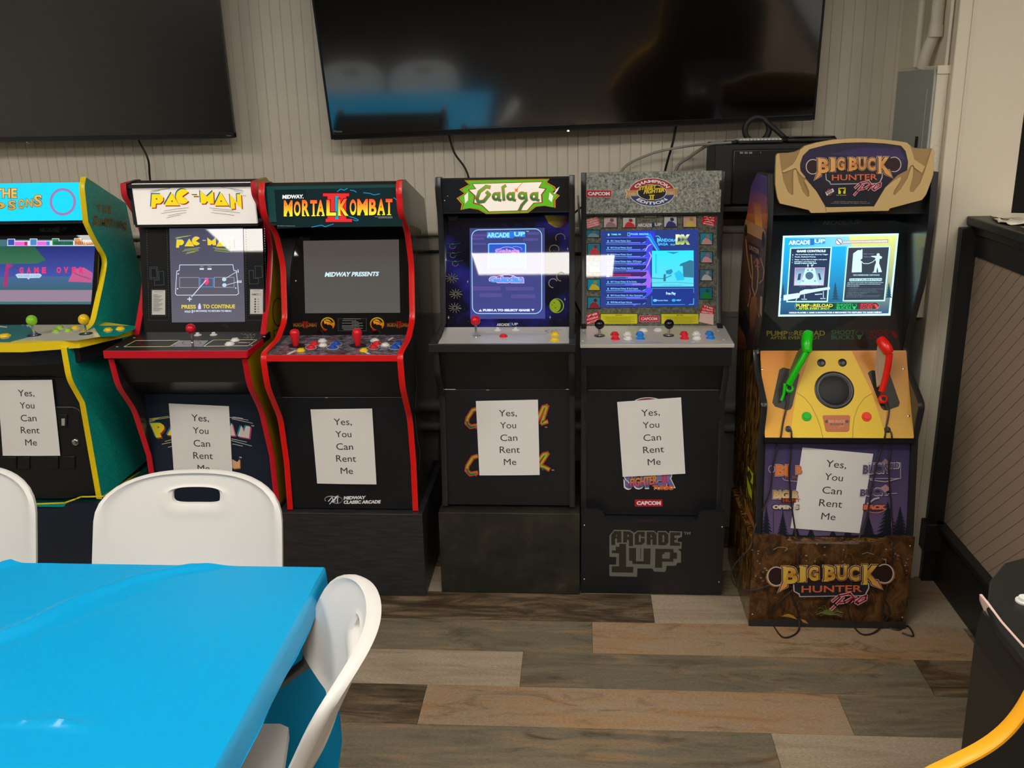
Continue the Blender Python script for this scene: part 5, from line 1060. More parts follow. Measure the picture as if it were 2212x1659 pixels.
BOTB = [(790, 868), (830, 872), (1350, 862), (1370, 865), (1352, 916), (800, 934)]
plate('left_antler', LHN, .004, 'tan', horn); plate('right_antler', RHN, .004, 'tan', horn); plate('marquee_rim', TOPB, .003, 'tan', horn, .001); plate('lower_rim', BOTB, .003, 'tan', horn, .001)
d = D(hp, 1640, 290, 5.53, lift=.0005)
EM = [(490, 360), (520, 260), (600, 180), (800, 128), (1000, 104), (1250, 98), (1500, 112), (1690, 138), (1745, 200), (1775, 330), (1765, 430), (1650, 490), (1500, 640), (1365, 868), (1350, 866), (800, 872), (780, 850), (680, 680), (560, 530), (490, 440)]
d.poly(EM, vgrad3(100, c(34, 30, 60), 330, c(46, 38, 70), 560, c(20, 22, 32)))
d.poly([(820, 240), (1200, 160), (1680, 170), (1740, 300), (1600, 280), (1000, 250)], vgrad(160, c(54, 40, 92), 300, c(62, 48, 96)))
def bigbuck(d, F, s=1.0, gold=None):
    halo = c(225, 190, 160); f = lambda pts: [F(*p) for p in pts]
    for cx, cy in ((640, 388), (1612, 360)): 
        q = F(cx, cy); d.ell(q[0], q[1], 85*s, 92*s, c(214, 196, 190)); d.ell(q[0], q[1], 75*s, 82*s, c(44, 24, 22))
    d.poly(f([(680, 300), (1580, 285), (1600, 440), (690, 470)]), c(44, 24, 22))
    d.poly(f([(790, 470), (1475, 460), (1475, 510), (1440, 590), (850, 602), (840, 575), (795, 545)]), c(190, 186, 190)); d.poly(f([(800, 462), (1465, 455), (1462, 510), (1430, 582), (855, 592), (850, 565), (805, 540)]), c(34, 34, 44))
    L = [('B', 700, 290, 832, 462), ('I', 850, 286, 905, 440), ('G', 925, 284, 1018, 432), ('B', 1070, 282, 1170, 430), ('U', 1182, 280, 1272, 424), ('C', 1292, 282, 1385, 430), ('K', 1420, 272, 1560, 462)]
    for g, b, cc in ((12, .11, halo), (7, .09, c(60, 30, 16)), (0, .05, None)):
        for ch, x0, y0, x1, y1 in L:
            col = cc or (gold or vgrad3(F(0, 280)[1], c(236, 176, 110), F(0, 370)[1], c(206, 132, 66), F(0, 470)[1], c(240, 186, 110)))
            d.text(ch, f([(x0-g, y0-g), (x1+g, y0-g), (x1+g, y1+g), (x0-g, y1+g)]), col, b)
            if ch in 'BIK' and ch != 'U':
                for yy in (y0, y1): d.rect(*F(x0-8-g, yy-7-g*.6), *F(x0+34+g, yy+7+g*.6), col)
            if ch == 'U':
                for xx in (x0+12, x1-12): d.rect(*F(xx-20-g, y0-6-g*.6), *F(xx+20+g, y0+7+g*.6), col)
        col = cc or c(226, 160, 90)
        d.poly(f([(700-g, 440), (740+g, 450), (735+g, 490+g), (660-g*1.2, 548+g)]), col); d.poly(f([(1480-g, 420-g), (1545+g, 430-g), (1588+g, 518+g), (1500-g, 470+g)]), col)
    d.text('HUNTER', f([(864, 482), (1408, 474), (1408, 545), (864, 552)]), c(214, 104, 70), .02)
    for g, cc in ((9, c(225, 190, 196)), (0, c(165, 36, 50))):
        w = (15+g*1.6)*s
        for Lp in ([(1140, 640), (1200, 585), (1300, 560), (1330, 600), (1250, 650), (1200, 655)], [(1240, 600), (1170, 680), (1130, 725)], [(1330, 600), (1290, 660), (1330, 620), (1360, 605)], [(1390, 610), (1350, 650), (1370, 665), (1440, 620), (1445, 580), (1395, 600)]): d.line(f(Lp), w, cc)
bigbuck(d, lambda x, y: (x, y))
d.poly([(785, 690), (875, 645), (892, 680), (805, 735)], c(220)); d.ell(835, 690, 34, 44, c(150, 40, 40)); d.poly([(785, 690), (875, 652), (890, 682), (800, 728)], c(226)); d.text('RAW', [(795, 686), (868, 656), (876, 682), (806, 712)], c(40), .05); d.text('THRILLS', [(815, 712), (888, 682), (892, 694), (822, 726)], c(90), .03)
d.poly([(942, 640), (1028, 636), (1026, 708), (940, 712)], c(222, 216, 50)); d.line([(952, 648), (975, 672), (1000, 672), (1018, 646)], 9, BLACK); d.ell(985, 665, 26, 18, BLACK); d.poly([(972, 680), (998, 680), (1000, 712), (968, 712)], BLACK); d.text('PLAY MECHANIX', (918, 720, 1038, 732), c(170), .03)
d.text('BIG BUCK HUNTER is a registered trademark of Raw Thrills', (890, 798, 1278, 812), c(160), .0); d.text('and Play Mechanix All Rights Reserved', (850, 816, 1315, 830), c(160), .0)
d.build('marquee_lettering', horn, 'print')
slab('bezel', bb, X0+.018, X1-.018, (3.115, .885), (3.200, 1.335), .01, 'bezel_black'); pb = yz(3.115, .885, 3.200, 1.335)
mk('marquee_floor', MB().prismx([(3.035, 1.322), (3.035, 1.316), (3.24, 1.316), (3.24, 1.322)], X0+.018, X1-.018), 'black_matte', bb)
d = D(pb, 1580, 280, 3.456)
gb = vgrad3(620, c(18, 44, 60), 1000, c(20, 40, 66), 1640, c(44, 44, 40))
d.poly([(270, 600), (800, 600), (800, 1660), (205, 1660)], gb); d.poly([(800, 600), (1420, 600), (1310, 1660), (800, 1660)], vgrad3(620, c(16, 40, 48), 1000, c(26, 40, 52), 1640, c(46, 38, 34)))
a1up(d, 680, 672, 972, 712, c(70, 86, 104), c(40, 60, 80)); 
yw, gr_, rd_ = c(128, 120, 50), c(54, 98, 62), c(110, 24, 36)
def pumptext(d, F, yw, gr_, rd_):
    f = lambda a, b, e, g: [F(a, b), F(e, b), F(e, g), F(a, g)]
    d.text('PUMP', f(262, 1502, 418, 1540), yw, .02); d.text('TO', f(422, 1512, 466, 1538), yw, .0); d.text('RELOAD', f(470, 1500, 698, 1538), yw, .02); d.text('AFTER EVERY SHOT', f(290, 1543, 662, 1566), yw, .02)
    d.text('SHOOT', f(745, 1497, 922, 1530), gr_, .01); d.text('BUCKS', f(745, 1534, 915, 1566), gr_, .01)
    q = F(955, 1530); k = abs(F(1, 0)[0]-F(0, 0)[0]); d.ring(q[0], q[1]-10*k, 26*k, 22*k, 5*k, gr_, a0=-50, a1=230); d.poly([F(936, 1532), F(974, 1532), F(962, 1566), F(945, 1566)], gr_)
    d.text('AVOID', f(1028, 1494, 1182, 1526), rd_, .01); d.text('DOES', f(1030, 1530, 1170, 1562), rd_, .01); d.poly([F(1188, 1500), F(1222, 1508), F(1245, 1545), F(1222, 1560), F(1200, 1530)], rd_)
pumptext(d, lambda x, y: (x, y), yw, gr_, rd_); d.build('bezel_lettering', bb, 'print_gloss')
d = D(pb, 1670, 490, 7.628, lift=.003)
d.poly([(160, 148), (2066, 108), (1928, 1462), (80, 1478)], c(205, 250, 255))
d.poly([(190, 180), (1200, 160), (1140, 1440), (110, 1446)], vgrad3(180, c(20, 185, 250), 800, c(20, 190, 250), 1440, c(25, 70, 110)))
d.poly([(1200, 160), (1240, 158), (1180, 1438), (1140, 1440)], vgrad3(180, c(60, 200, 250), 800, c(60, 205, 250), 1440, c(35, 80, 110))); d.poly([(1240, 158), (2036, 140), (1896, 1425), (1180, 1438)], vgrad3(180, c(222, 232, 140), 640, c(130, 205, 230), 1440, c(36, 80, 120)))
d.poly([(240, 158+22), (1240, 158), (1300, 320), (230, 345)], lambda x, y: c(20, 185, 250) if x < 900 else c(140, 220, 220))
tr = c(24, 72, 96)
for (cx, top, bot, w) in ((1020, 930, 1200, 70), (160, 950, 1160, 50), (1900, 930, 1160, 60)):
    for i in range(6): y = top+(bot-top)*i/6; d.poly([(cx, y-20), (cx+w*(i+1.5)/7, y+45), (cx-w*(i+1.5)/7, y+45)], tr)
for i in range(12): d.line([(110+i*40, 1240+((i*37) % 60)), (190+i*40, 1225+((i*53) % 50))], 12, c(40, 90, 120))
a1up(d, 248, 215, 850, 300, c(215, 240, 255), c(30, 120, 200), c(60, 150, 220), -14)
d.ell(1078, 246, 60, 56, c(190, 110, 160)); d.ell(1078, 246, 48, 44, c(215, 235, 255)); d.line([(1045, 215), (1110, 280)], 12, c(60, 60, 90)); d.poly([(1145, 235), (1890, 208), (1885, 262), (1145, 275)], c(190, 90, 130)); d.poly([(1150, 242), (1880, 218), (1876, 254), (1150, 266)], c(225, 235, 225)); d.text('Notice: Never shine bright lights over reflections on the screen', [(1165, 246), (1870, 226), (1868, 248), (1165, 262)], c(120, 110, 130), .0)
dkp = c(30, 52, 84); fm = c(195, 245, 255)
d.poly([(275, 345), (965, 332), (895, 1240), (212, 1242)], fm); d.poly([(293, 362), (940, 350), (875, 1218), (235, 1222)], dkp)
d.poly([(1215, 330), (1925, 318), (1835, 1225), (1138, 1228)], fm); d.poly([(1235, 347), (1900, 336), (1815, 1203), (1158, 1208)], c(50, 60, 74))
d.text('GAME CONTROLS', [(382, 382), (862, 378), (858, 418), (380, 422)], c(225, 250, 255), .06)
T1 = c(200, 240, 255)
for s__, x0_, x1_, y_ in (('Aim by pointing the gun, Shoot by Trigger', 358, 900, 460), ('Push, Reload Pump', 352, 695, 500), ('Player 1 press Start to begin a new game', 350, 880, 543), ('Hold Player 1 and 2 Down For 5', 345, 695, 578), ('Seconds to Return to Main Menu', 345, 712, 602)): d.text(s__, [(x0_, y_-12), (x1_, y_-14), (x1_, y_+8), (x0_, y_+10)], T1, .05)
for i, (x_, y_) in enumerate(((318, 465), (315, 502), (312, 545), (308, 588))): d.text(str(i+1), (x_-6, y_-12, x_+6, y_+10), T1, .0)
d.poly([(352, 672), (848, 668), (826, 966), (335, 968)], c(220, 150, 180)); d.poly([(362, 682), (838, 678), (816, 956), (345, 958)], vgrad(680, c(110, 140, 175), 960, c(180, 220, 240))); d.poly([(525, 682), (678, 680), (745, 958), (445, 958)], c(190, 235, 245)); d.ell(590, 806, 66, 63, c(70, 100, 130)); d.ell(566, 714, 13, 9, c(50, 80, 100)); d.ell(634, 712, 13, 9, c(50, 80, 100))
d.poly([(412, 775), (455, 765), (440, 875), (390, 880)], c(50, 70, 100)); d.poly([(730, 768), (760, 762), (790, 868), (755, 878)], c(50, 70, 100)); d.ell(486, 892, 20, 18, c(140, 180, 200)); d.ell(682, 892, 20, 18, c(140, 180, 200)); d.line([(566, 640), (566, 672)], 10, T1); d.ell(566, 632, 14, 12, T1); d.line([(634, 645), (634, 672)], 10, T1); d.poly([(612, 628), (660, 618), (655, 640), (620, 642)], T1); d.text('PLAYER 1 START', (425, 980, 525, 992), c(110, 140, 180), .0); d.text('PLAYER 2 START', (625, 976, 722, 988), c(110, 140, 180), .0)
d.poly([(165, 1125), (400, 1090), (420, 1095), (440, 1060), (520, 1030), (620, 1028), (925, 990), (928, 1030), (650, 1078), (500, 1110), (440, 1120), (420, 1170), (375, 1180), (165, 1215)], c(205, 235, 255)); d.line([(368, 1215), (385, 1180)], 12, c(205, 235, 255)); d.line([(508, 1115), (508, 1180)], 10, T1); d.line([(820, 1060), (820, 1170)], 10, T1); d.text('TRIGGER', (455, 1185, 552, 1202), T1, .03); d.text('RELOAD', (770, 1173, 858, 1190), T1, .03); d.line([(680, 1115), (800, 1105)], 14, T1)
d.poly([(1310, 440), (1385, 385), (1440, 385), (1450, 365), (1462, 375), (1460, 520), (1430, 545), (1450, 585), (1450, 748), (1285, 752)], c(205, 240, 248)); fg_ = c(205, 240, 248)
d.line([(1445, 570), (1480, 605), (1560, 608), (1630, 580), (1680, 535)], 10, fg_); d.ell(1720, 462, 26, 26, fg_); d.poly([(1605, 480), (1700, 478), (1760, 480), (1788, 500), (1770, 530), (1745, 525), (1735, 600), (1765, 690), (1782, 745), (1715, 750), (1722, 735), (1708, 660), (1690, 740), (1700, 755), (1620, 752), (1650, 735), (1665, 640), (1685, 590), (1672, 510), (1610, 495)], fg_)
d.text('Height 5 ft (152cm)', (1478, 442, 1650, 456), c(150, 190, 200), .0); d.text('Distance 4 ft', (1482, 488, 1600, 500), c(150, 190, 200), .0); d.text('RECOMMENDED DISTANCE', (1312, 784, 1742, 806), c(170, 215, 225), .04)
d.poly([(1240, 872), (1255, 850), (1780, 845), (1785, 860), (1775, 893), (1250, 898)], c(190, 235, 240)); d.text('GUN CALIBRATION', [(1255, 858), (1775, 852), (1770, 885), (1252, 890)], c(60, 90, 110), .02)
for s__, x0_, x1_, y_, g_l in (('Gun calibration may be needed to align the lighting and sights of the gun', 1218, 1805, 922, 1), ('Follow the on screen instructions to correctly calibrate all guns', 1212, 1760, 948, 1), ('Follow the steps below:', 1205, 1412, 978, 1), ('1. From Settings tab,', 1240, 1390, 1008, 0), ('2. Hold gun 4 feet back, follow and shoot the gun at all eight of the Rectangle', 1230, 1805, 1028, 0), ('squares beginning in the top left and ending in the bottom right corner', 1222, 1690, 1052, 0), ('3. Exit the calibration menu by pressing Player 1 Start button', 1215, 1720, 1078, 0), ('4. Begin the same calibration', 1215, 1535, 1096, 0), ('5. Repeat for player 2', 1205, 1480, 1116, 0), ('NOTE: Step 1 begins to calibrate LT. 4 feet away from the cabinet', 1200, 1755, 1136, 0), ('will cause both guns to calibrate in order to the screen size', 1195, 1728, 1158, 0)):
    d.text(s__, [(x0_, y_-9), (x1_, y_-12), (x1_, y_+4), (x0_, y_+7)], c(200, 235, 240) if g_l else c(120, 145, 155), .03 if g_l else 0)
d.poly([(345, 1300), (375, 1248), (1700, 1240), (1745, 1290), (1720, 1345), (1650, 1365), (400, 1372), (355, 1350)], c(90, 190, 120)); d.poly([(352, 1302), (380, 1254), (1695, 1246), (1738, 1290), (1714, 1340), (1648, 1359), (404, 1366), (362, 1346)], c(20, 60, 60)); d.poly([(1000, 1250), (1380, 1248), (1380, 1362), (1000, 1364)], c(18, 80, 60)); d.poly([(1390, 1248), (1695, 1246), (1738, 1290), (1714, 1340), (1648, 1359), (1390, 1362)], c(90, 40, 50))
pumptext(d, lambda x, y: (370+(x-262)*1.38, 1268+(y-1500)*1.36), c(240, 240, 60), c(30, 215, 100), c(240, 70, 80))
d.poly([(245, 1392), (1785, 1384), (1780, 1430), (240, 1436)], c(70, 90, 120)); d.text('HOLD PLAYER 1 AND 2 DOWN FOR 5 SECONDS TO RETURN TO MAIN MENU', [(258, 1402), (1775, 1394), (1772, 1420), (256, 1426)], c(225, 240, 250), .07)
d.build('screen_picture', bb, 'print_bright')
# steep yellow deck
dk0, dk1 = (2.918, .630), (3.072, .872)
slab('control_deck', bb, X0+.0185, X1-.0185, dk0, dk1, .012, 'deck_orange'); pdk = yz(*dk0, *dk1)
Q = 6.144; q_ = lambda x, y: (1640+x/Q, 690+y/Q)
d = D(pdk, 1640, 690, Q)
d.poly([(15, 425), (1950, 418), (2048, 1578), (78, 1568)], lambda x, y: (c(214, 128, 34) if y < 900 else c(240, 176, 40)) if x < 1000 else (c(206, 134, 60) if y < 900 else c(232, 184, 80)))
d.poly([(690, 425), (1228, 421), (1490, 965), (1690, 1576), (400, 1570), (500, 960)], vgrad(425, c(228, 184, 36), 1570, c(246, 208, 30)))
ar = c(176, 130, 16)
d.line([(500, 975), (600, 1040), (690, 1150), (760, 1290), (815, 1440), (842, 1568)], 9, ar); d.line([(1500, 982), (1400, 1040), (1310, 1160), (1262, 1300), (1243, 1440), (1240, 1570)], 9, ar)
for pts in ([(265, 670), (300, 645), (330, 640), (520, 690), (535, 740), (440, 1150), (415, 1195), (370, 1208), (210, 1158), (172, 1105)], [(1440, 715), (1462, 690), (1500, 676), (1690, 700), (1735, 730), (1865, 1105), (1850, 1155), (1700, 1208), (1650, 1205), (1615, 1170)]): d.poly(pts, c(40, 34, 18))
d.build('deck_artwork', bb, 'print')
B = pdk.at(*q_(995, 938)); mk('speaker_grille', MB().lathe(B, pdk.n, [(.0625, .0005), (.0625, .002), (.060, .0035), (.050, .003), (.047, .0015), (.001, .0022)], 40), 'black_plastic', bb, smooth=True)
mk('speaker_cone', MB().lathe(B+pdk.n*.0022, pdk.n, [(.047, 0), (.044, .002), (.020, .004), (.001, .0045)], 36), 'black_matte', bb, smooth=True)
for (x, y) in ((825, 577), (1103, 575)): mk('start_button', MB().lathe(pdk.at(*q_(x, y)), pdk.n, [(.0135, 0), (.0135, .0015), (.011, .003), (.001, .003)], 24), 'black_plastic', bb, smooth=True)
for (x, y, cc) in ((630, 1290, 'green'), (1425, 1293, 'orange')): button(bb, pdk, *q_(x, y), .0155, cc, .004)
for (x, y) in ((385, 1455), (1700, 1465)): mk('cable_grommet', MB().lathe(pdk.at(*q_(x, y)), pdk.n, [(.0102, 0), (.0102, .002), (.007, .003), (.001, .0025)], 20), 'black_plastic', bb, smooth=True)
for (x, y) in ((42, 663), (1917, 657), (1983, 1283)): mk('screw', MB().lathe(pdk.at(*q_(x, y)), pdk.n, [(.004, 0), (.0035, .002), (.001, .003)], 12), 'chrome', bb, smooth=True)
bd = mk('deck_badge', MB().extr(px3(pdk, [(838, 1285), (860, 1272), (1185, 1272), (1205, 1290), (1192, 1470), (1170, 1492), (905, 1492), (880, 1475)], 1640, 690, Q), pdk.n*.0022), 'gun_web', bb, bevel=.0008)
M['gun_web'].node_tree.nodes['Principled BSDF'].inputs['Base Color'].default_value = (*c(200, 112, 70), 1)
d = D(pdk, 1640, 690, Q, lift=.0028)
for x_ in (895, 1160): d.ell(x_, 1358, 26, 20, c(90, 60, 44))
d.text('BIG BUCK', (912, 1335, 1148, 1375), c(222, 150, 108), .06); d.rect(940, 1380, 1110, 1404, c(110, 76, 60)); d.text('HUNTER', (960, 1384, 1095, 1400), c(200, 120, 90), .02); d.line([(1045, 1440), (1075, 1412), (1100, 1425), (1120, 1412)], 7, c(224, 160, 120)); d.build('badge_lettering', bb)
# purple front with tree line
slab('front_panel', bb, X0+.0185, X1-.0185, (2.898, .295), (2.950, .610), .012, 'black_panel'); pf = yz(2.898, .295, 2.950, .610)
mk('deck_lip', MB().box(X0+.0185, X1-.0185, 2.918, 2.95, .608, .628), 'black_panel', bb)
d = D(pf, 1580, 690, 3.385)
d.poly([(250, 892), (1312, 900), (1308, 1600), (225, 1588)], vgrad3(890, c(56, 52, 96), 1300, c(62, 60, 112), 1560, c(108, 88, 126)))
def ftree(cx, top, bot, w, cc):
    n = 9
    for i in range(n): y = top+(bot-top)*i/n; k = w*(i+1)/n; d.poly([(cx, y-12), (cx+k, y+34), (cx+k*.3, y+26), (cx-k*.3, y+28), (cx-k, y+36)], cc)
for (cx, top, w) in ((255, 1370, 60), (375, 1400, 60), (470, 1480, 50), (580, 1500, 50), (740, 1520, 60), (850, 1480, 50), (1000, 1430, 70), (1140, 1340, 110), (1230, 1370, 80)): ftree(cx, top, 1600, w, c(20, 26, 40))
d.poly([(235, 1560), (600, 1580), (900, 1575), (1310, 1560), (1308, 1602), (232, 1590)], c(18, 20, 30)); d.line([(305, 1400), (305, 1560)], 4, c(40, 40, 60))
lg = c(220, 140, 90)
for g, cc in ((6, c(226, 200, 190)), (3, c(50, 26, 20)), (0, c(226, 130, 72))):
    d.text('BI', [(322-g, 1062-g), (412+g, 1062-g), (412+g, 1140+g), (322-g, 1140+g)], cc, .07); d.text('B', [(470-g, 1070-g), (512+g, 1070-g), (512+g, 1128+g), (470-g, 1128+g)], cc, .07)
d.ring(292, 1092, 22, 26, 5, c(200, 190, 200)); d.text('HUN', (390, 1142, 482, 1165), c(150, 90, 90), .02); d.line([(370, 1155), (385, 1172), (480, 1182)], 4, c(190))
for g, cc in ((6, c(220, 206, 190)), (3, c(40, 26, 20)), (0, vgrad(1245, c(190, 150, 90), 1300, c(226, 200, 150)))): d.text('BIG B', [(305-g, 1248-g), (488+g, 1252-g), (484+g, 1310+g), (302-g, 1308+g)], cc, .07)
d.rect(360, 1304, 470, 1336, c(90, 36, 30)); d.text('HUNT', (375, 1309, 500, 1332), c(190, 80, 60), .02)
for g, cc in ((5, c(40, 34, 30)), (0, c(222, 206, 184))): d.text('OPEN S', [(300-g, 1352-g), (492+g, 1356-g), (490+g, 1386+g), (298-g, 1384+g)], cc, .07)
for g, cc in ((5, c(220, 210, 220)), (0, c(90, 86, 110))):
    d.text('BUCK', [(960-g, 1062-g), (1150+g, 1050-g), (1150+g, 1120+g), (955-g, 1130+g)], cc, .06); d.text('WORLD', [(1100-g, 1050-g), (1222+g, 1044-g), (1222+g, 1085+g), (1100-g, 1090+g)], cc, .04); d.text('BUCK', [(940-g, 1240-g), (1140+g, 1225-g), (1140+g, 1280+g), (935-g, 1292+g)], cc, .06)
d.box(1000, 1045, 1232, 1160, 4, c(190, 186, 200)); d.line([(1010, 1170), (1120, 1185), (1220, 1160)], 6, c(200)); d.poly([(1085, 1050), (1120, 1015), (1150, 1040), (1165, 1050)], c(150, 120, 130)); d.poly([(1080, 1232), (1125, 1202), (1160, 1240), (1120, 1260)], c(190, 140, 150)); d.ell(1150, 1268, 16, 14, c(20)); d.line([(1140, 1272), (1206, 1268)], 5, c(190)); d.line([(990, 1345), (1040, 1310), (1075, 1300)], 12, c(190, 190, 200))
for g, cc in ((5, c(70, 24, 20)), (0, c(226, 120, 90))): d.text('BACK', [(965-g, 1350-g), (1130+g, 1352-g), (1130+g, 1388+g), (960-g, 1388+g)], cc, .09)
d.ring(1050, 1360, 85, 50, 5, c(214, 140, 130), a0=20, a1=140)
d.build('front_artwork', bb)
# printed left side: dusk sky above, undergrowth below
d = D(sidex(X0, -1), 1560, 340, 3.95)
d.poly([(300, 132), (388, 160), (384, 330), (245, 250)], c(84, 62, 124)); d.poly([(245, 250), (384, 330), (392, 480), (215, 480)], vgrad(250, c(90, 62, 128), 480, c(170, 88, 66))); d.poly([(215, 480), (392, 480), (385, 610), (190, 590)], vgrad(480, c(200, 116, 54), 600, c(160, 90, 48))); d.poly([(270, 380), (330, 400), (345, 600), (285, 570)], vgrad(380, c(170, 84, 80), 560, c(244, 160, 60)))
d.poly([(190, 590), (385, 610), (345, 1350), (300, 1640), (132, 1640), (142, 1380)], vgrad(600, c(100, 64, 42), 1400, c(46, 32, 24)))
an = c(190, 132, 84)
d.poly([(200, 530), (235, 545), (350, 600), (372, 640), (365, 720), (330, 700), (210, 640), (192, 600)], c(196, 140, 90)); d.ell(205, 620, 12, 50, c(30, 20, 14)); d.ell(354, 700, 13, 70, c(24, 16, 14))
for i, L in enumerate(([(205, 700), (215, 830), (240, 980), (250, 1030)], [(250, 830), (262, 980), (258, 1100), (280, 1180)], [(300, 860), (310, 1000), (300, 1120), (278, 1190)], [(330, 860), (360, 960), (352, 1040), (318, 1075)], [(225, 1080), (245, 1160), (222, 1270)], [(330, 1190), (300, 1280), (320, 1360)])): d.line(L, 9, an)
d.poly([(225, 715), (325, 770), (320, 860), (225, 815)], c(50, 30, 26)); d.text('UNTER', [(235, 745), (322, 790), (320, 830), (232, 782)], c(190, 130, 90), .03); d.line([(275, 900), (300, 860), (320, 900), (285, 930), (325, 930), (300, 950)], 7, c(190, 110, 90))
d.poly([(255, 1190), (300, 1190), (300, 1330), (270, 1500), (240, 1480), (240, 1260)], vgrad(1190, c(150, 90, 44), 1450, c(70, 36, 28))); d.ell(222, 1160, 16, 90, c(96, 50, 44)); d.ell(320, 1260, 20, 80, c(96, 52, 48)); d.poly([(330, 1180), (348, 1190), (342, 1360), (325, 1330)], c(170, 140, 110))
d.poly([(142, 1400), (200, 1500), (215, 1550), (232, 1420), (200, 1300)], c(14, 14, 16)); d.poly([(132, 1640), (138, 1420), (200, 1530), (215, 1640)], vgrad(1420, c(150, 90, 40), 1640, c(90, 40, 24)))
d.build('side_artwork', bb)
d = D(sidex(X0, -1), 1560, 740, 3.318)
gr2 = c(150, 120, 60); rr_ = random.Random(4)
for i in range(70):
    y = rr_.uniform(560, 1250); lim0 = 85+(y-560)*.03; lim1 = 250
    x = rr_.uniform(lim0+10, lim1-30); L = rr_.uniform(25, 80); k = rr_.uniform(-12, 12)
    cc = [c(130, 96, 40), c(90, 62, 24), c(176, 140, 70), c(60, 50, 24)][i % 4]
    d.line([(x, y), (x+k*.5, y-L*.5), (x+k*1.4, y-L)], 3.5, cc)
yl2 = c(176, 190, 20); d.poly([(190, 880), (232, 940), (230, 1020), (210, 1000), (222, 960), (205, 910), (195, 930)], yl2); d.poly([(185, 950), (200, 1000), (222, 1060), (222, 1130), (200, 1080), (188, 1030)], yl2); d.poly([(175, 1200), (190, 1150), (240, 1300), (236, 1330), (200, 1260)], c(150, 96, 40))
d.build('undergrowth_print', bb)
# riser of the hunting game
rb = riser('hunting game riser with brown undergrowth print and gold lettering', .554, 1.058, 2.835, 3.30, .322, 'forest', 'bark', notch=(.665, .955, .026), screws=[(.566, .038), (1.046, .036), (1.046, .292)])
d = D(upy(2.835), 1600, 1150, 5.53)
rr_ = random.Random(8)
for i in range(150):
    x = rr_.uniform(120, 2000); y = rr_.uniform(190, 1000); L = rr_.uniform(30, 110); k = rr_.uniform(-50, 50)
    d.line([(x, y), (x+k*.4, y-L*.5), (x+k*1.2, y-L*.8)], rr_.uniform(2, 5), [c(110, 72, 30), c(84, 50, 20), c(140, 100, 50), c(96, 84, 40), c(120, 60, 36)][i % 5])
for i in range(46):
    x = rr_.choice([rr_.uniform(130, 330), rr_.uniform(1700, 2020), rr_.uniform(700, 1300)]); y = rr_.uniform(120, 420) if x > 400 and x < 1500 else rr_.uniform(150, 620)
    d.ell(x, y, rr_.uniform(8, 17), rr_.uniform(7, 12), [c(150, 130, 124), c(120, 84, 76), c(140, 120, 130)][i % 3], 8)
d.poly([(90, 1030), (700, 1010), (1300, 1040), (1960, 1050), (1958, 1160), (85, 1125)], c(40, 40, 40)); d.line([(380, 190), (440, 160), (520, 160), (550, 180), (520, 205)], 7, c(150, 140, 100)); d.line([(1440, 240), (1500, 222), (1580, 245)], 7, c(150, 140, 100)); d.line([(1680, 295), (1725, 320), (1715, 390)], 7, c(160, 140, 100))
for i in range(26): a = math.radians(-175+i*7); L = rr_.uniform(90, 190); d.line([(1040, 960), (1040+L*.6*math.cos(a), 960+L*.6*math.sin(a)), (1040+L*math.cos(a), 960+L*.7*math.sin(a)+22)], 6, [c(96, 110, 48), c(140, 150, 80), c(70, 84, 36)][i % 3])
for q in ([(500, 965), (560, 950), (620, 970), (665, 1018), (600, 1000)], [(705, 1012), (760, 1025), (800, 1070), (740, 1055)], [(460, 980), (520, 968), (560, 985)]): d.poly(q, c(176, 136, 44))
q = [(x, y) for x, y in ((440, 355),)]
FF = lambda x, y: (310+(x-560)*1.327, 355+(y-260)*1.156)
for cx, cy in ((640, 388), (1612, 360)): p_ = FF(cx, cy); d.ell(p_[0], p_[1]+8, 124, 120, c(170, 120, 60))
bigbuck(d, FF, 1.27, vgrad3(370, c(230, 196, 90), 480, c(196, 132, 44), 600, c(236, 196, 70)))
d.build('riser_lettering', rb)
d = D(sidex(.554, -1), 1560, 740, 3.318)
for i in range(30):
    x = rr_.uniform(110, 190); y = rr_.uniform(1300, 1640); d.line([(x, y), (x+rr_.uniform(-8, 8), y-40)], 4, [c(130, 100, 60), c(60, 44, 28)][i % 2])
d.build('side_artwork', rb)
paper(pf, (1733, 966), (1886, 980), (1856, 1151), (1707, 1140), 'white Yes You Can Rent Me sheet on purple front of the hunting game', curl=.004)
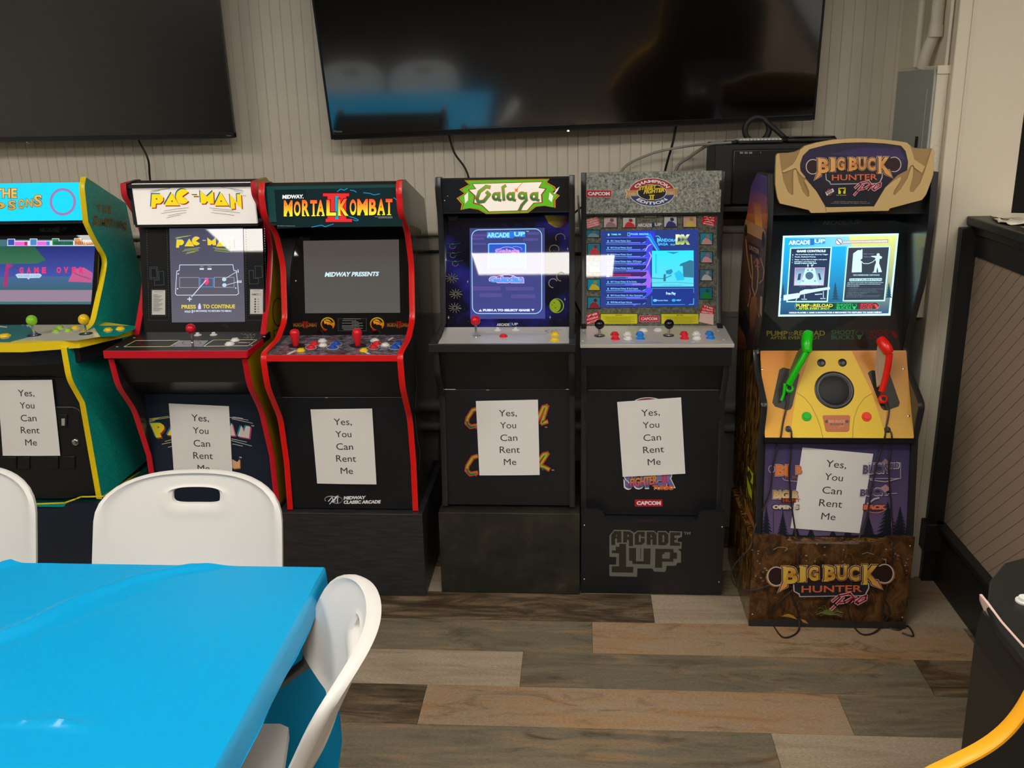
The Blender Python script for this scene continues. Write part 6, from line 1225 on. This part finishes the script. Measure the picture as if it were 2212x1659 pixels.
# ------------------------------------------------------------------ light guns with their cords
def gun(lb, pts_stock, pts_grip, ringc, lever, web, body, webm, cord):
    o = thing('light_gun', pdk.at(*q_(*ringc)), lb, 'toy gun')
    A = [pdk.off(h).at(*q_(x, y)) for x, y, h in pts_stock]; G = [pdk.off(h).at(*q_(x, y)) for x, y, h in pts_grip]
    mk('stock', MB().tube(spline(A, 5), [.0135]+[.0145+.0035*math.sin(PI*i/((len(A)-1)*5)) for i in range(1, (len(A)-1)*5)]+[.011], 14), body, o, smooth=True)
    mk('grip', MB().tube(spline(G, 5), .0105, 14), body, o, smooth=True)
    mk('side_plate', MB().extr([pdk.off(h).at(*q_(x, y)) for x, y, h in web], (.004, 0, 0)), webm, o)
    C_ = pdk.off(.02).at(*q_(*ringc)); n = pdk.n
    e = Vector((1, 0, 0)); f2 = n.cross(e)
    mk('trigger_guard', MB().lathe(C_-n*.012, n, [(.0125, 0), (.0150, .004), (.0150, .010), (.0120, .014), (.0075, .0145), (.0070, .008)], 22), body, o, smooth=True)
    mk('muzzle_hole', MB().lathe(C_-n*.004, n, [(.0068, 0), (.0068, .004), (.001, .004)], 16), 'black_matte', o, smooth=True)
    if lever: mk('trigger', MB().tube(spline([pdk.off(h).at(*q_(x, y)) for x, y, h in lever], 4), .0050, 10), body, o, smooth=True)
    for cc in cord: mk('cord', MB().tube(spline(cc, 5), .0028, 7), 'cable_brown', o, smooth=True)
    return o
pr = upy(2.827); pk = yz(2.885, .290, 2.937, .610); fl_ = flat(.004)
def K(pl, pts): return [pl.at(1560+x/3.318, 900+y/3.318) for x, y in pts]
c1 = [pdk.off(.018).at(*q_(390, 960)), pdk.off(.012).at(*q_(385, 1100)), pdk.off(.008).at(*q_(350, 1230)), pdk.off(.005).at(*q_(315, 1380)), pdk.off(.005).at(*q_(288, 1555))]+K(pk, [(412, 160), (385, 260), (360, 370), (345, 520), (300, 640)])+K(pk.off(.004), [(235, 790)])+K(pr, [(200, 935), (90, 1060), (66, 1150), (120, 1232), (250, 1238), (380, 1190), (440, 1195), (510, 1228)])
c2 = [pdk.off(.004).at(*q_(395, 1460)), pdk.off(.006).at(*q_(425, 1480)), pdk.off(.005).at(*q_(430, 1560))]+K(pk, [(498, 170), (490, 300), (480, 400), (490, 560), (505, 690)])+K(pk.off(.006), [(525, 830)])+K(pr, [(540, 1000), (550, 1180), (512, 1235), (420, 1320), (362, 1420), (370, 1500)])+K(fl_, [(430, 1578), (500, 1572), (548, 1530)])+K(pr, [(550, 1450), (540, 1380), (500, 1290), (512, 1235)])
c3 = [pdk.off(.018).at(*q_(1690, 1090)), pdk.off(.012).at(*q_(1722, 1200)), pdk.off(.008).at(*q_(1705, 1330)), pdk.off(.005).at(*q_(1680, 1450)), pdk.off(.005).at(*q_(1668, 1560))]+K(pk, [(1150, 200), (1110, 330), (1070, 520), (1040, 700)])+K(pk.off(.006), [(985, 860)])+K(pr, [(950, 1100), (900, 1300), (910, 1420), (940, 1500)])+K(fl_, [(1000, 1558), (1080, 1552)])+K(pr, [(1150, 1495), (1190, 1430), (1198, 1370), (1150, 1300)])
c4 = [pdk.off(.004).at(*q_(1710, 1470)), pdk.off(.006).at(*q_(1750, 1500)), pdk.off(.005).at(*q_(1762, 1570))]+K(pk, [(1215, 200), (1195, 330), (1195, 420), (1210, 620), (1215, 780)])+K(pr, [(1220, 930), (1215, 1100), (1170, 1270), (1150, 1380), (1162, 1450)])+K(fl_, [(1200, 1510), (1262, 1528), (1330, 1500), (1370, 1572), (1290, 1550)])
gun('green plastic light gun standing in the left slot of the yellow deck', [(640, 440, .085), (630, 330, .088), (640, 230, .082), (655, 185, .075)], [(630, 430, .086), (530, 610, .066), (440, 770, .044), (395, 860, .03)], (400, 915), [(340, 850, .03), (335, 930, .024), (320, 1010, .016), (290, 1080, .01)], [(615, 300, .08), (500, 440, .04), (392, 700, .02), (400, 800, .03), (540, 580, .066)], 'gun_green', 'gun_web_green', [c1, c2])
gun('red plastic light gun standing in the right slot of the yellow deck', [(1725, 450, .085), (1690, 380, .088), (1640, 310, .084), (1605, 265, .078)], [(1730, 450, .085), (1708, 620, .066), (1670, 800, .044), (1625, 960, .028)], (1650, 1055), None, [(1570, 330, .06), (1690, 450, .084), (1665, 620, .066), (1620, 850, .036), (1560, 900, .02), (1535, 650, .02)], 'gun_red', 'gun_web3', [c3, c4])

# ================================================================== table, cloth, folding chairs
def chair(label, org, yaw, lean=.13, curve=.062, zb=.53):
    t = thing('folding_chair', org, label, 'chair', 'white plastic folding chairs at the blue table')
    R = Matrix.Rotation(yaw, 3, 'Z'); O = Vector(org)
    # local: +y is towards the back of the chair, seat centre at y=0
    def T(mb): mb.v = [O+R @ p for p in mb.v]; return mb
    zt = .815
    def back_y(x, z): return .20+lean*(z-.45)/.39-curve*(x/.23)**2
    outer = []
    N = 72
    def outl(k):                                # rounded outline of the backrest, starting at the right of the hole, going round
        a = 2*PI*k/N; ca, sa = math.cos(a), math.sin(a)
        cx, cz = 0, .70
        hw = .232; up = zt-cz; dn = cz-zb
        n = 3.0 if sa >= 0 else 7.0; b = up if sa >= 0 else dn
        r = ((abs(ca)/hw)**n+(abs(sa)/b)**n)**(-1/n)
        x, z = r*ca, cz+r*sa
        if sa < 0: z += .035*(1-(x/hw)**2)*(-sa)**3; x *= 1+.02*(-sa)
        return x, z
    def inner(k):
        a = 2*PI*k/N; ca, sa = math.cos(a), math.sin(a); hx, hz = .060, .0195
        n = 4; r = ((abs(ca)/hx)**n+(abs(sa)/hz)**n)**(-1/n)
        return r*ca, .757+r*sa
    Mr = 14; th = .016; ringsF = []; ringsB = []
    for j in range(Mr+1):
        u = j/Mr; f = []; b = []
        for k in range(N):
            # match angles by direction from the hole centre
            xi, zi = inner(k); xo, zo = outl(k)
            uu = u**1.0
            x = xi+(xo-xi)*uu; z = zi+(zo-zi)*uu
            rim = math.exp(-((1-u)/.10)**2)*.010; lip = math.exp(-(u/.10)**2)*.006
            edge = .006*(u > .999)+.004*(u < .001)
            yy = back_y(x, z)
            f.append((x, yy-th/2-rim-lip+edge*2, z)); b.append((x, yy+th/2+rim*.8+lip-edge*2, z))
        ringsF.append(f); ringsB.append(b)
    mb = MB(); vs = [p for r in ringsF for p in r]+[p for r in ringsB for p in r]; nF = (Mr+1)*N; fs = []
    for j in range(Mr):
        for k in range(N):
            a, b_ = j*N+k, j*N+(k+1) % N
            fs.append((a, b_, b_+N, a+N)); fs.append((nF+a, nF+a+N, nF+b_+N, nF+b_))
    for k in range(N):
        a, b_ = k, (k+1) % N; fs.append((a, nF+a, nF+b_, b_)); a2, b2 = Mr*N+k, Mr*N+(k+1) % N; fs.append((a2, b2, nF+b2, nF+a2))
    mb.add([Vector(p) for p in vs], fs); mk('backrest', T(mb), 'chair_white', t, smooth=True)
    # seat
    mb = MB(); n = 12; P = []
    for lay, zz in ((0, .428), (1, .452)):
        for j in range(n+1):
            for i in range(n+1):
                u, v = i/n*2-1, j/n*2-1
                x = .212*u*(1-.08*(v < 0)*abs(v)); k_ = math.sqrt(1-.20*v**6)
                P.append((x*k_, .20*v*k_, zz-(.010*(1-u*u)*(1-v*v) if lay else 0)))
    nn = (n+1)**2; fs = []
    for j in range(n):
        for i in range(n):
            a = j*(n+1)+i; fs.append((a, a+n+1, a+n+2, a+1)); fs.append((nn+a, nn+a+1, nn+a+n+2, nn+a+n+1))
    for i in range(n):
        for (a, b_) in ((i, i+1), (n*(n+1)+i+1, n*(n+1)+i), ((i+1)*(n+1), i*(n+1)), (i*(n+1)+n, (i+1)*(n+1)+n)): fs.append((a, b_, nn+b_, nn+a))
    mb.add(P, fs); mk('seat', T(mb), 'chair_white', t, smooth=True)
    for s in (-1, 1):
        x = s*.205
        mk('leg', T(MB().tube([(x, -.24, .012), (x, -.08, .33), (x, .10, .50), (x*.98, back_y(x, zb)+.002, zb-.01), (x*.97, back_y(x, zb+.02)+.002, zb+.018)], .0115, 10)), 'tube_grey', t, smooth=True)
        mk('leg', T(MB().tube([(x*.88, .27, .012), (x*.88, .02, .41)], .0115, 10)), 'tube_grey', t, smooth=True)
        mk('foot_cap', T(MB().lathe((x, -.24, 0), (0, 0, 1), [(.014, 0), (.014, .03), (.012, .034)], 12)), 'black_plastic', t); mk('foot_cap', T(MB().lathe((x*.88, .27, 0), (0, 0, 1), [(.014, 0), (.014, .03), (.012, .034)], 12)), 'black_plastic', t)
    mk('cross_bar', T(MB().tube([(-.205, -.19, .11), (.205, -.19, .11)], .009, 8)), 'tube_grey', t, smooth=True); mk('cross_bar', T(MB().tube([(-.18, .215, .12), (.18, .215, .12)], .009, 8)), 'tube_grey', t, smooth=True)
    return t
TZ = .742; TX1, TX0, TY0, TY1 = -.545, -2.37, 1.02, 1.775
tb = thing('folding_table', ((TX0+TX1)/2, (TY0+TY1)/2, 0), 'long folding table hidden under the blue cloth', 'table')
mk('table_top', MB().box(TX0, TX1, TY0, TY1, .695, .736), 'chair_white', tb, bevel=.008)
for xx in (TX0+.25, TX1-.25):
    mk('leg_frame', MB().tube([(xx, TY0+.08, .69), (xx, TY0+.08, .012)], .014, 10).tube([(xx, TY1-.08, .69), (xx, TY1-.08, .012)], .014, 10).tube([(xx, TY0+.08, .25), (xx, TY1-.08, .25)], .011, 8), 'tube_grey', tb, smooth=True)
# cloth: a grid laid over the top and falling at the edges
mat('cloth_blue', c(5, 158, 214), .28, spec=.45)
bs = M['cloth_blue'].node_tree.nodes['Principled BSDF']
nt = M['cloth_blue'].node_tree
nz = nt.nodes.new('ShaderNodeTexNoise'); nz.inputs['Scale'].default_value = 5; nz.inputs['Detail'].default_value = 4; bp = nt.nodes.new('ShaderNodeBump'); bp.inputs['Strength'].default_value = .25; bp.inputs['Distance'].default_value = .01
tcn = nt.nodes.new('ShaderNodeTexCoord'); nt.links.new(tcn.outputs['Object'], nz.inputs['Vector']); nt.links.new(nz.outputs['Fac'], bp.inputs['Height']); nt.links.new(bp.outputs[0], bs.inputs['Normal'])
FOLD = []
tp = flat(TZ)
for pts, h, w in (([(-60, 1395), (60, 1350), (180, 1290), (300, 1250), (400, 1228), (500, 1218)], .010, .010), ([(-40, 1405), (100, 1358), (220, 1310), (330, 1268)], -.005, .010),
                  ([(-20, 1228), (60, 1205), (110, 1198)], .009, .010), ([(-40, 1200), (60, 1197), (140, 1208)], .012, .014), ([(-20, 1563), (110, 1560), (180, 1566)], .005, .006), ([(100, 1535), (125, 1565), (200, 1575)], .005, .008), ([(-40, 1318), (200, 1316), (700, 1326)], .0016, .003), ([(380, 1430), (500, 1330), (560, 1300)], .001, .004), ([(160, 1570), (480, 1578)], .0016, .003), ([(290, 1659), (430, 1440), (520, 1330)], .0016, .004)):
    P3 = [tp.at(*p) for p in pts]; FOLD.append((P3, h, w))
def fold(x, y):
    z = 0; p = Vector((x, y, TZ))
    for P3, h, w in FOLD:
        dm = 9; tt = 0; n = len(P3)-1
        for i in range(n):
            a, b_ = P3[i], P3[i+1]; ab = b_-a; t_ = max(0, min(1, (p-a).dot(ab)/ab.length_squared)); dd = (p-a-ab*t_).length
            if dd < dm: dm = dd; tt = (i+t_)/n
        z += h*math.exp(-(dm/w)**2)*min(1, 6*tt+.15)*min(1, 6*(1-tt)+.05)
    return z
xs = [TX0-.006+i*(TX1-TX0+.012)/150 for i in range(151)]; ys = [TY0-.006+j*(TY1-TY0+.012)/80 for j in range(81)]
mb = MB(); vs = [(x, y, TZ+max(-.002, fold(x, y)) if x > -1.9 else TZ) for y in ys for x in xs]; nx = len(xs); fs = [(j*nx+i, j*nx+i+1, (j+1)*nx+i+1, (j+1)*nx+i) for j in range(80) for i in range(150)]
loop = [(i, 0) for i in range(nx)]+[(nx-1, j) for j in range(1, 81)]+[(i, 80) for i in range(nx-2, -1, -1)]+[(0, j) for j in range(79, 0, -1)]
base = len(vs); Lp = len(loop); idx = [j*nx+i for i, j in loop]; prev = idx; s_acc = 0
drops = [.006, .02, .06, .13, .22, .33, .46, .58]
for dI, dr_ in enumerate(drops):
    cur = []
    for k, (i, j) in enumerate(loop):
        x, y, _ = vs[j*nx+i]; ox = (1 if i == nx-1 else -1 if i == 0 else 0); oy = (1 if j == 80 else -1 if j == 0 else 0)
        s = x*17+y*23; wv = (.12 if ox > 0 else 1)*(.004+.010*min(1, dr_/.33))*math.sin(s)+(.0004 if ox > 0 else .003)*math.sin(s*2.7+1); o_ = .003+.006*(1-math.exp(-dr_/.03))+max(-.004, wv*min(1, dr_/.08))
        cr_ = .55 if (ox and oy) else 1
        vs.append((x+ox*o_*cr_*(1+.8*(ox != 0 and oy != 0)*min(.33, dr_)), y+oy*o_*cr_*(1+.8*(ox != 0 and oy != 0)*min(.33, dr_)), TZ-dr_*(min(1, .055/dr_) if ox > 0 and oy == 0 and dr_ > .055 else 1 if ox > 0 and oy == 0 else .75 if ox > 0 else 1 if oy == 0 or dr_ < .2 else .92)))
        cur.append(len(vs)-1)
    for k in range(Lp): fs.append((prev[k], cur[k], cur[(k+1) % Lp], prev[(k+1) % Lp]))
    prev = cur
mb.add(vs, fs); cl = mk('tablecloth', mb, 'cloth_blue', smooth=True)
tag(cl, 'glossy bright blue plastic tablecloth with fold creases over the long table', 'tablecloth')
chair('white folding chair across the blue table, before the white marquee cabinet', (-.94, 1.82, 0), .015)
chair('white folding chair cut by the left frame edge, across the blue table', (-1.56, 1.84, 0), .05)
chair('white folding chair at the right end of the blue table, seen from its side', (-.735, 1.415, 0), -PI/2+.20, lean=.19, curve=.065, zb=.60)
chair('white folding chair on the near side of the table, left, seen only mirrored', (-1.52, .97, 0), PI+.05)
chair('white folding chair on the near side of the table, right, seen only mirrored', (-1.0, .97, 0), PI-.04)

# ------------------------------------------------------------------ black cabinet with orange edge, lower right
rc = thing('arcade_cabinet', (.9, 1.2, 0), 'black arcade cabinet side with broad orange curved edge, lower right corner', 'arcade cabinet')
mat('deep_black', c(30, 30, 26), .45)
# outline in (x, z), side panels face the camera
edge = [(.20, .70), (.30, .845), (.36, .908), (.395, .936), (.419, .952), (.452, .976), (.474, 1.002), (.489, 1.035), (.497, 1.075), (.50, 1.15), (.53, 1.30), (.62, 1.36)]
body = edge+[(1.0, 1.36), (1.15, 1.2), (1.15, .0), (.36, .0), (.30, .30), (.24, .60)]
E3 = [Vector((x, 0, z)) for x, z in spline([(x, z, 0) for x, z in edge], 4) and [(v.x, v.y) for v in spline([(x, z, 0) for x, z in edge], 4)]]
PB = [(v.x, v.z) for v in E3]+body[len(edge):]
sp = mk('side_panel', MB().extr([(x, .93, z) for x, z in PB], (0, .018, 0)), 'deep_black', rc)
mb = MB(); vs = []; fs = []
for i, p in enumerate(E3):
    t_ = (E3[min(i+1, len(E3)-1)]-E3[max(i-1, 0)]).normalized(); n = Vector((-t_.z, 0, t_.x))
    for (yy, hh) in ((.928, -.002), (.928, .001), (.9305, .003), (.9475, .003), (.950, .001), (.950, -.002)): vs.append(Vector((p.x+n.x*hh, yy, p.z+n.z*hh)))
for i in range(len(E3)-1):
    for j in range(5): fs.append((i*6+j, i*6+j+1, (i+1)*6+j+1, (i+1)*6+j))
mb.add(vs, fs); mk('edge_trim', mb, 'orange_trim', sp, smooth=True)
# inner body and its deck
mk('front_panel', MB().extr([(.665, .948, .0), (.655, .948, .80), (.66, .948, .855), (1.14, .948, .86), (1.14, .948, 0)], (0, .50, 0)), 'deep_black', rc)
mk('control_deck', MB().extr([(.650, .95, .858), (.650, 1.36, .858), (.664, 1.44, .858), (.70, 1.52, .858), (.75, 1.585, .858), (.80, 1.61, .858), (1.13, 1.62, .858), (1.13, .95, .858)], (0, 0, .016)), 'deep_black', rc, bevel=.003)
dp = flat(.8745)
mb = MB(); q = [dp.at(*p) for p in ((2121, 1283), (2135, 1300), (2166, 1342), (2216, 1398))]; r_ = [flat(.850).at(*p) for p in ((2121, 1296), (2132, 1322), (2163, 1370), (2216, 1446))]
mb.add(q+r_, [(0, 1, 5, 4), (1, 2, 6, 5), (2, 3, 7, 6)]); o = mk('deck_front_strip', mb, 'pink', rc, label='pale pink printed strip'); sl = o.modifiers.new('s', 'SOLIDIFY'); sl.thickness = .004
mk('push_button', MB().lathe(dp.at(2213, 1300), (0, 0, 1), [(.014, 0), (.014, .003), (.010, .004), (.0095, .009), (.001, .010)], 22), 'btn_white', rc, smooth=True)
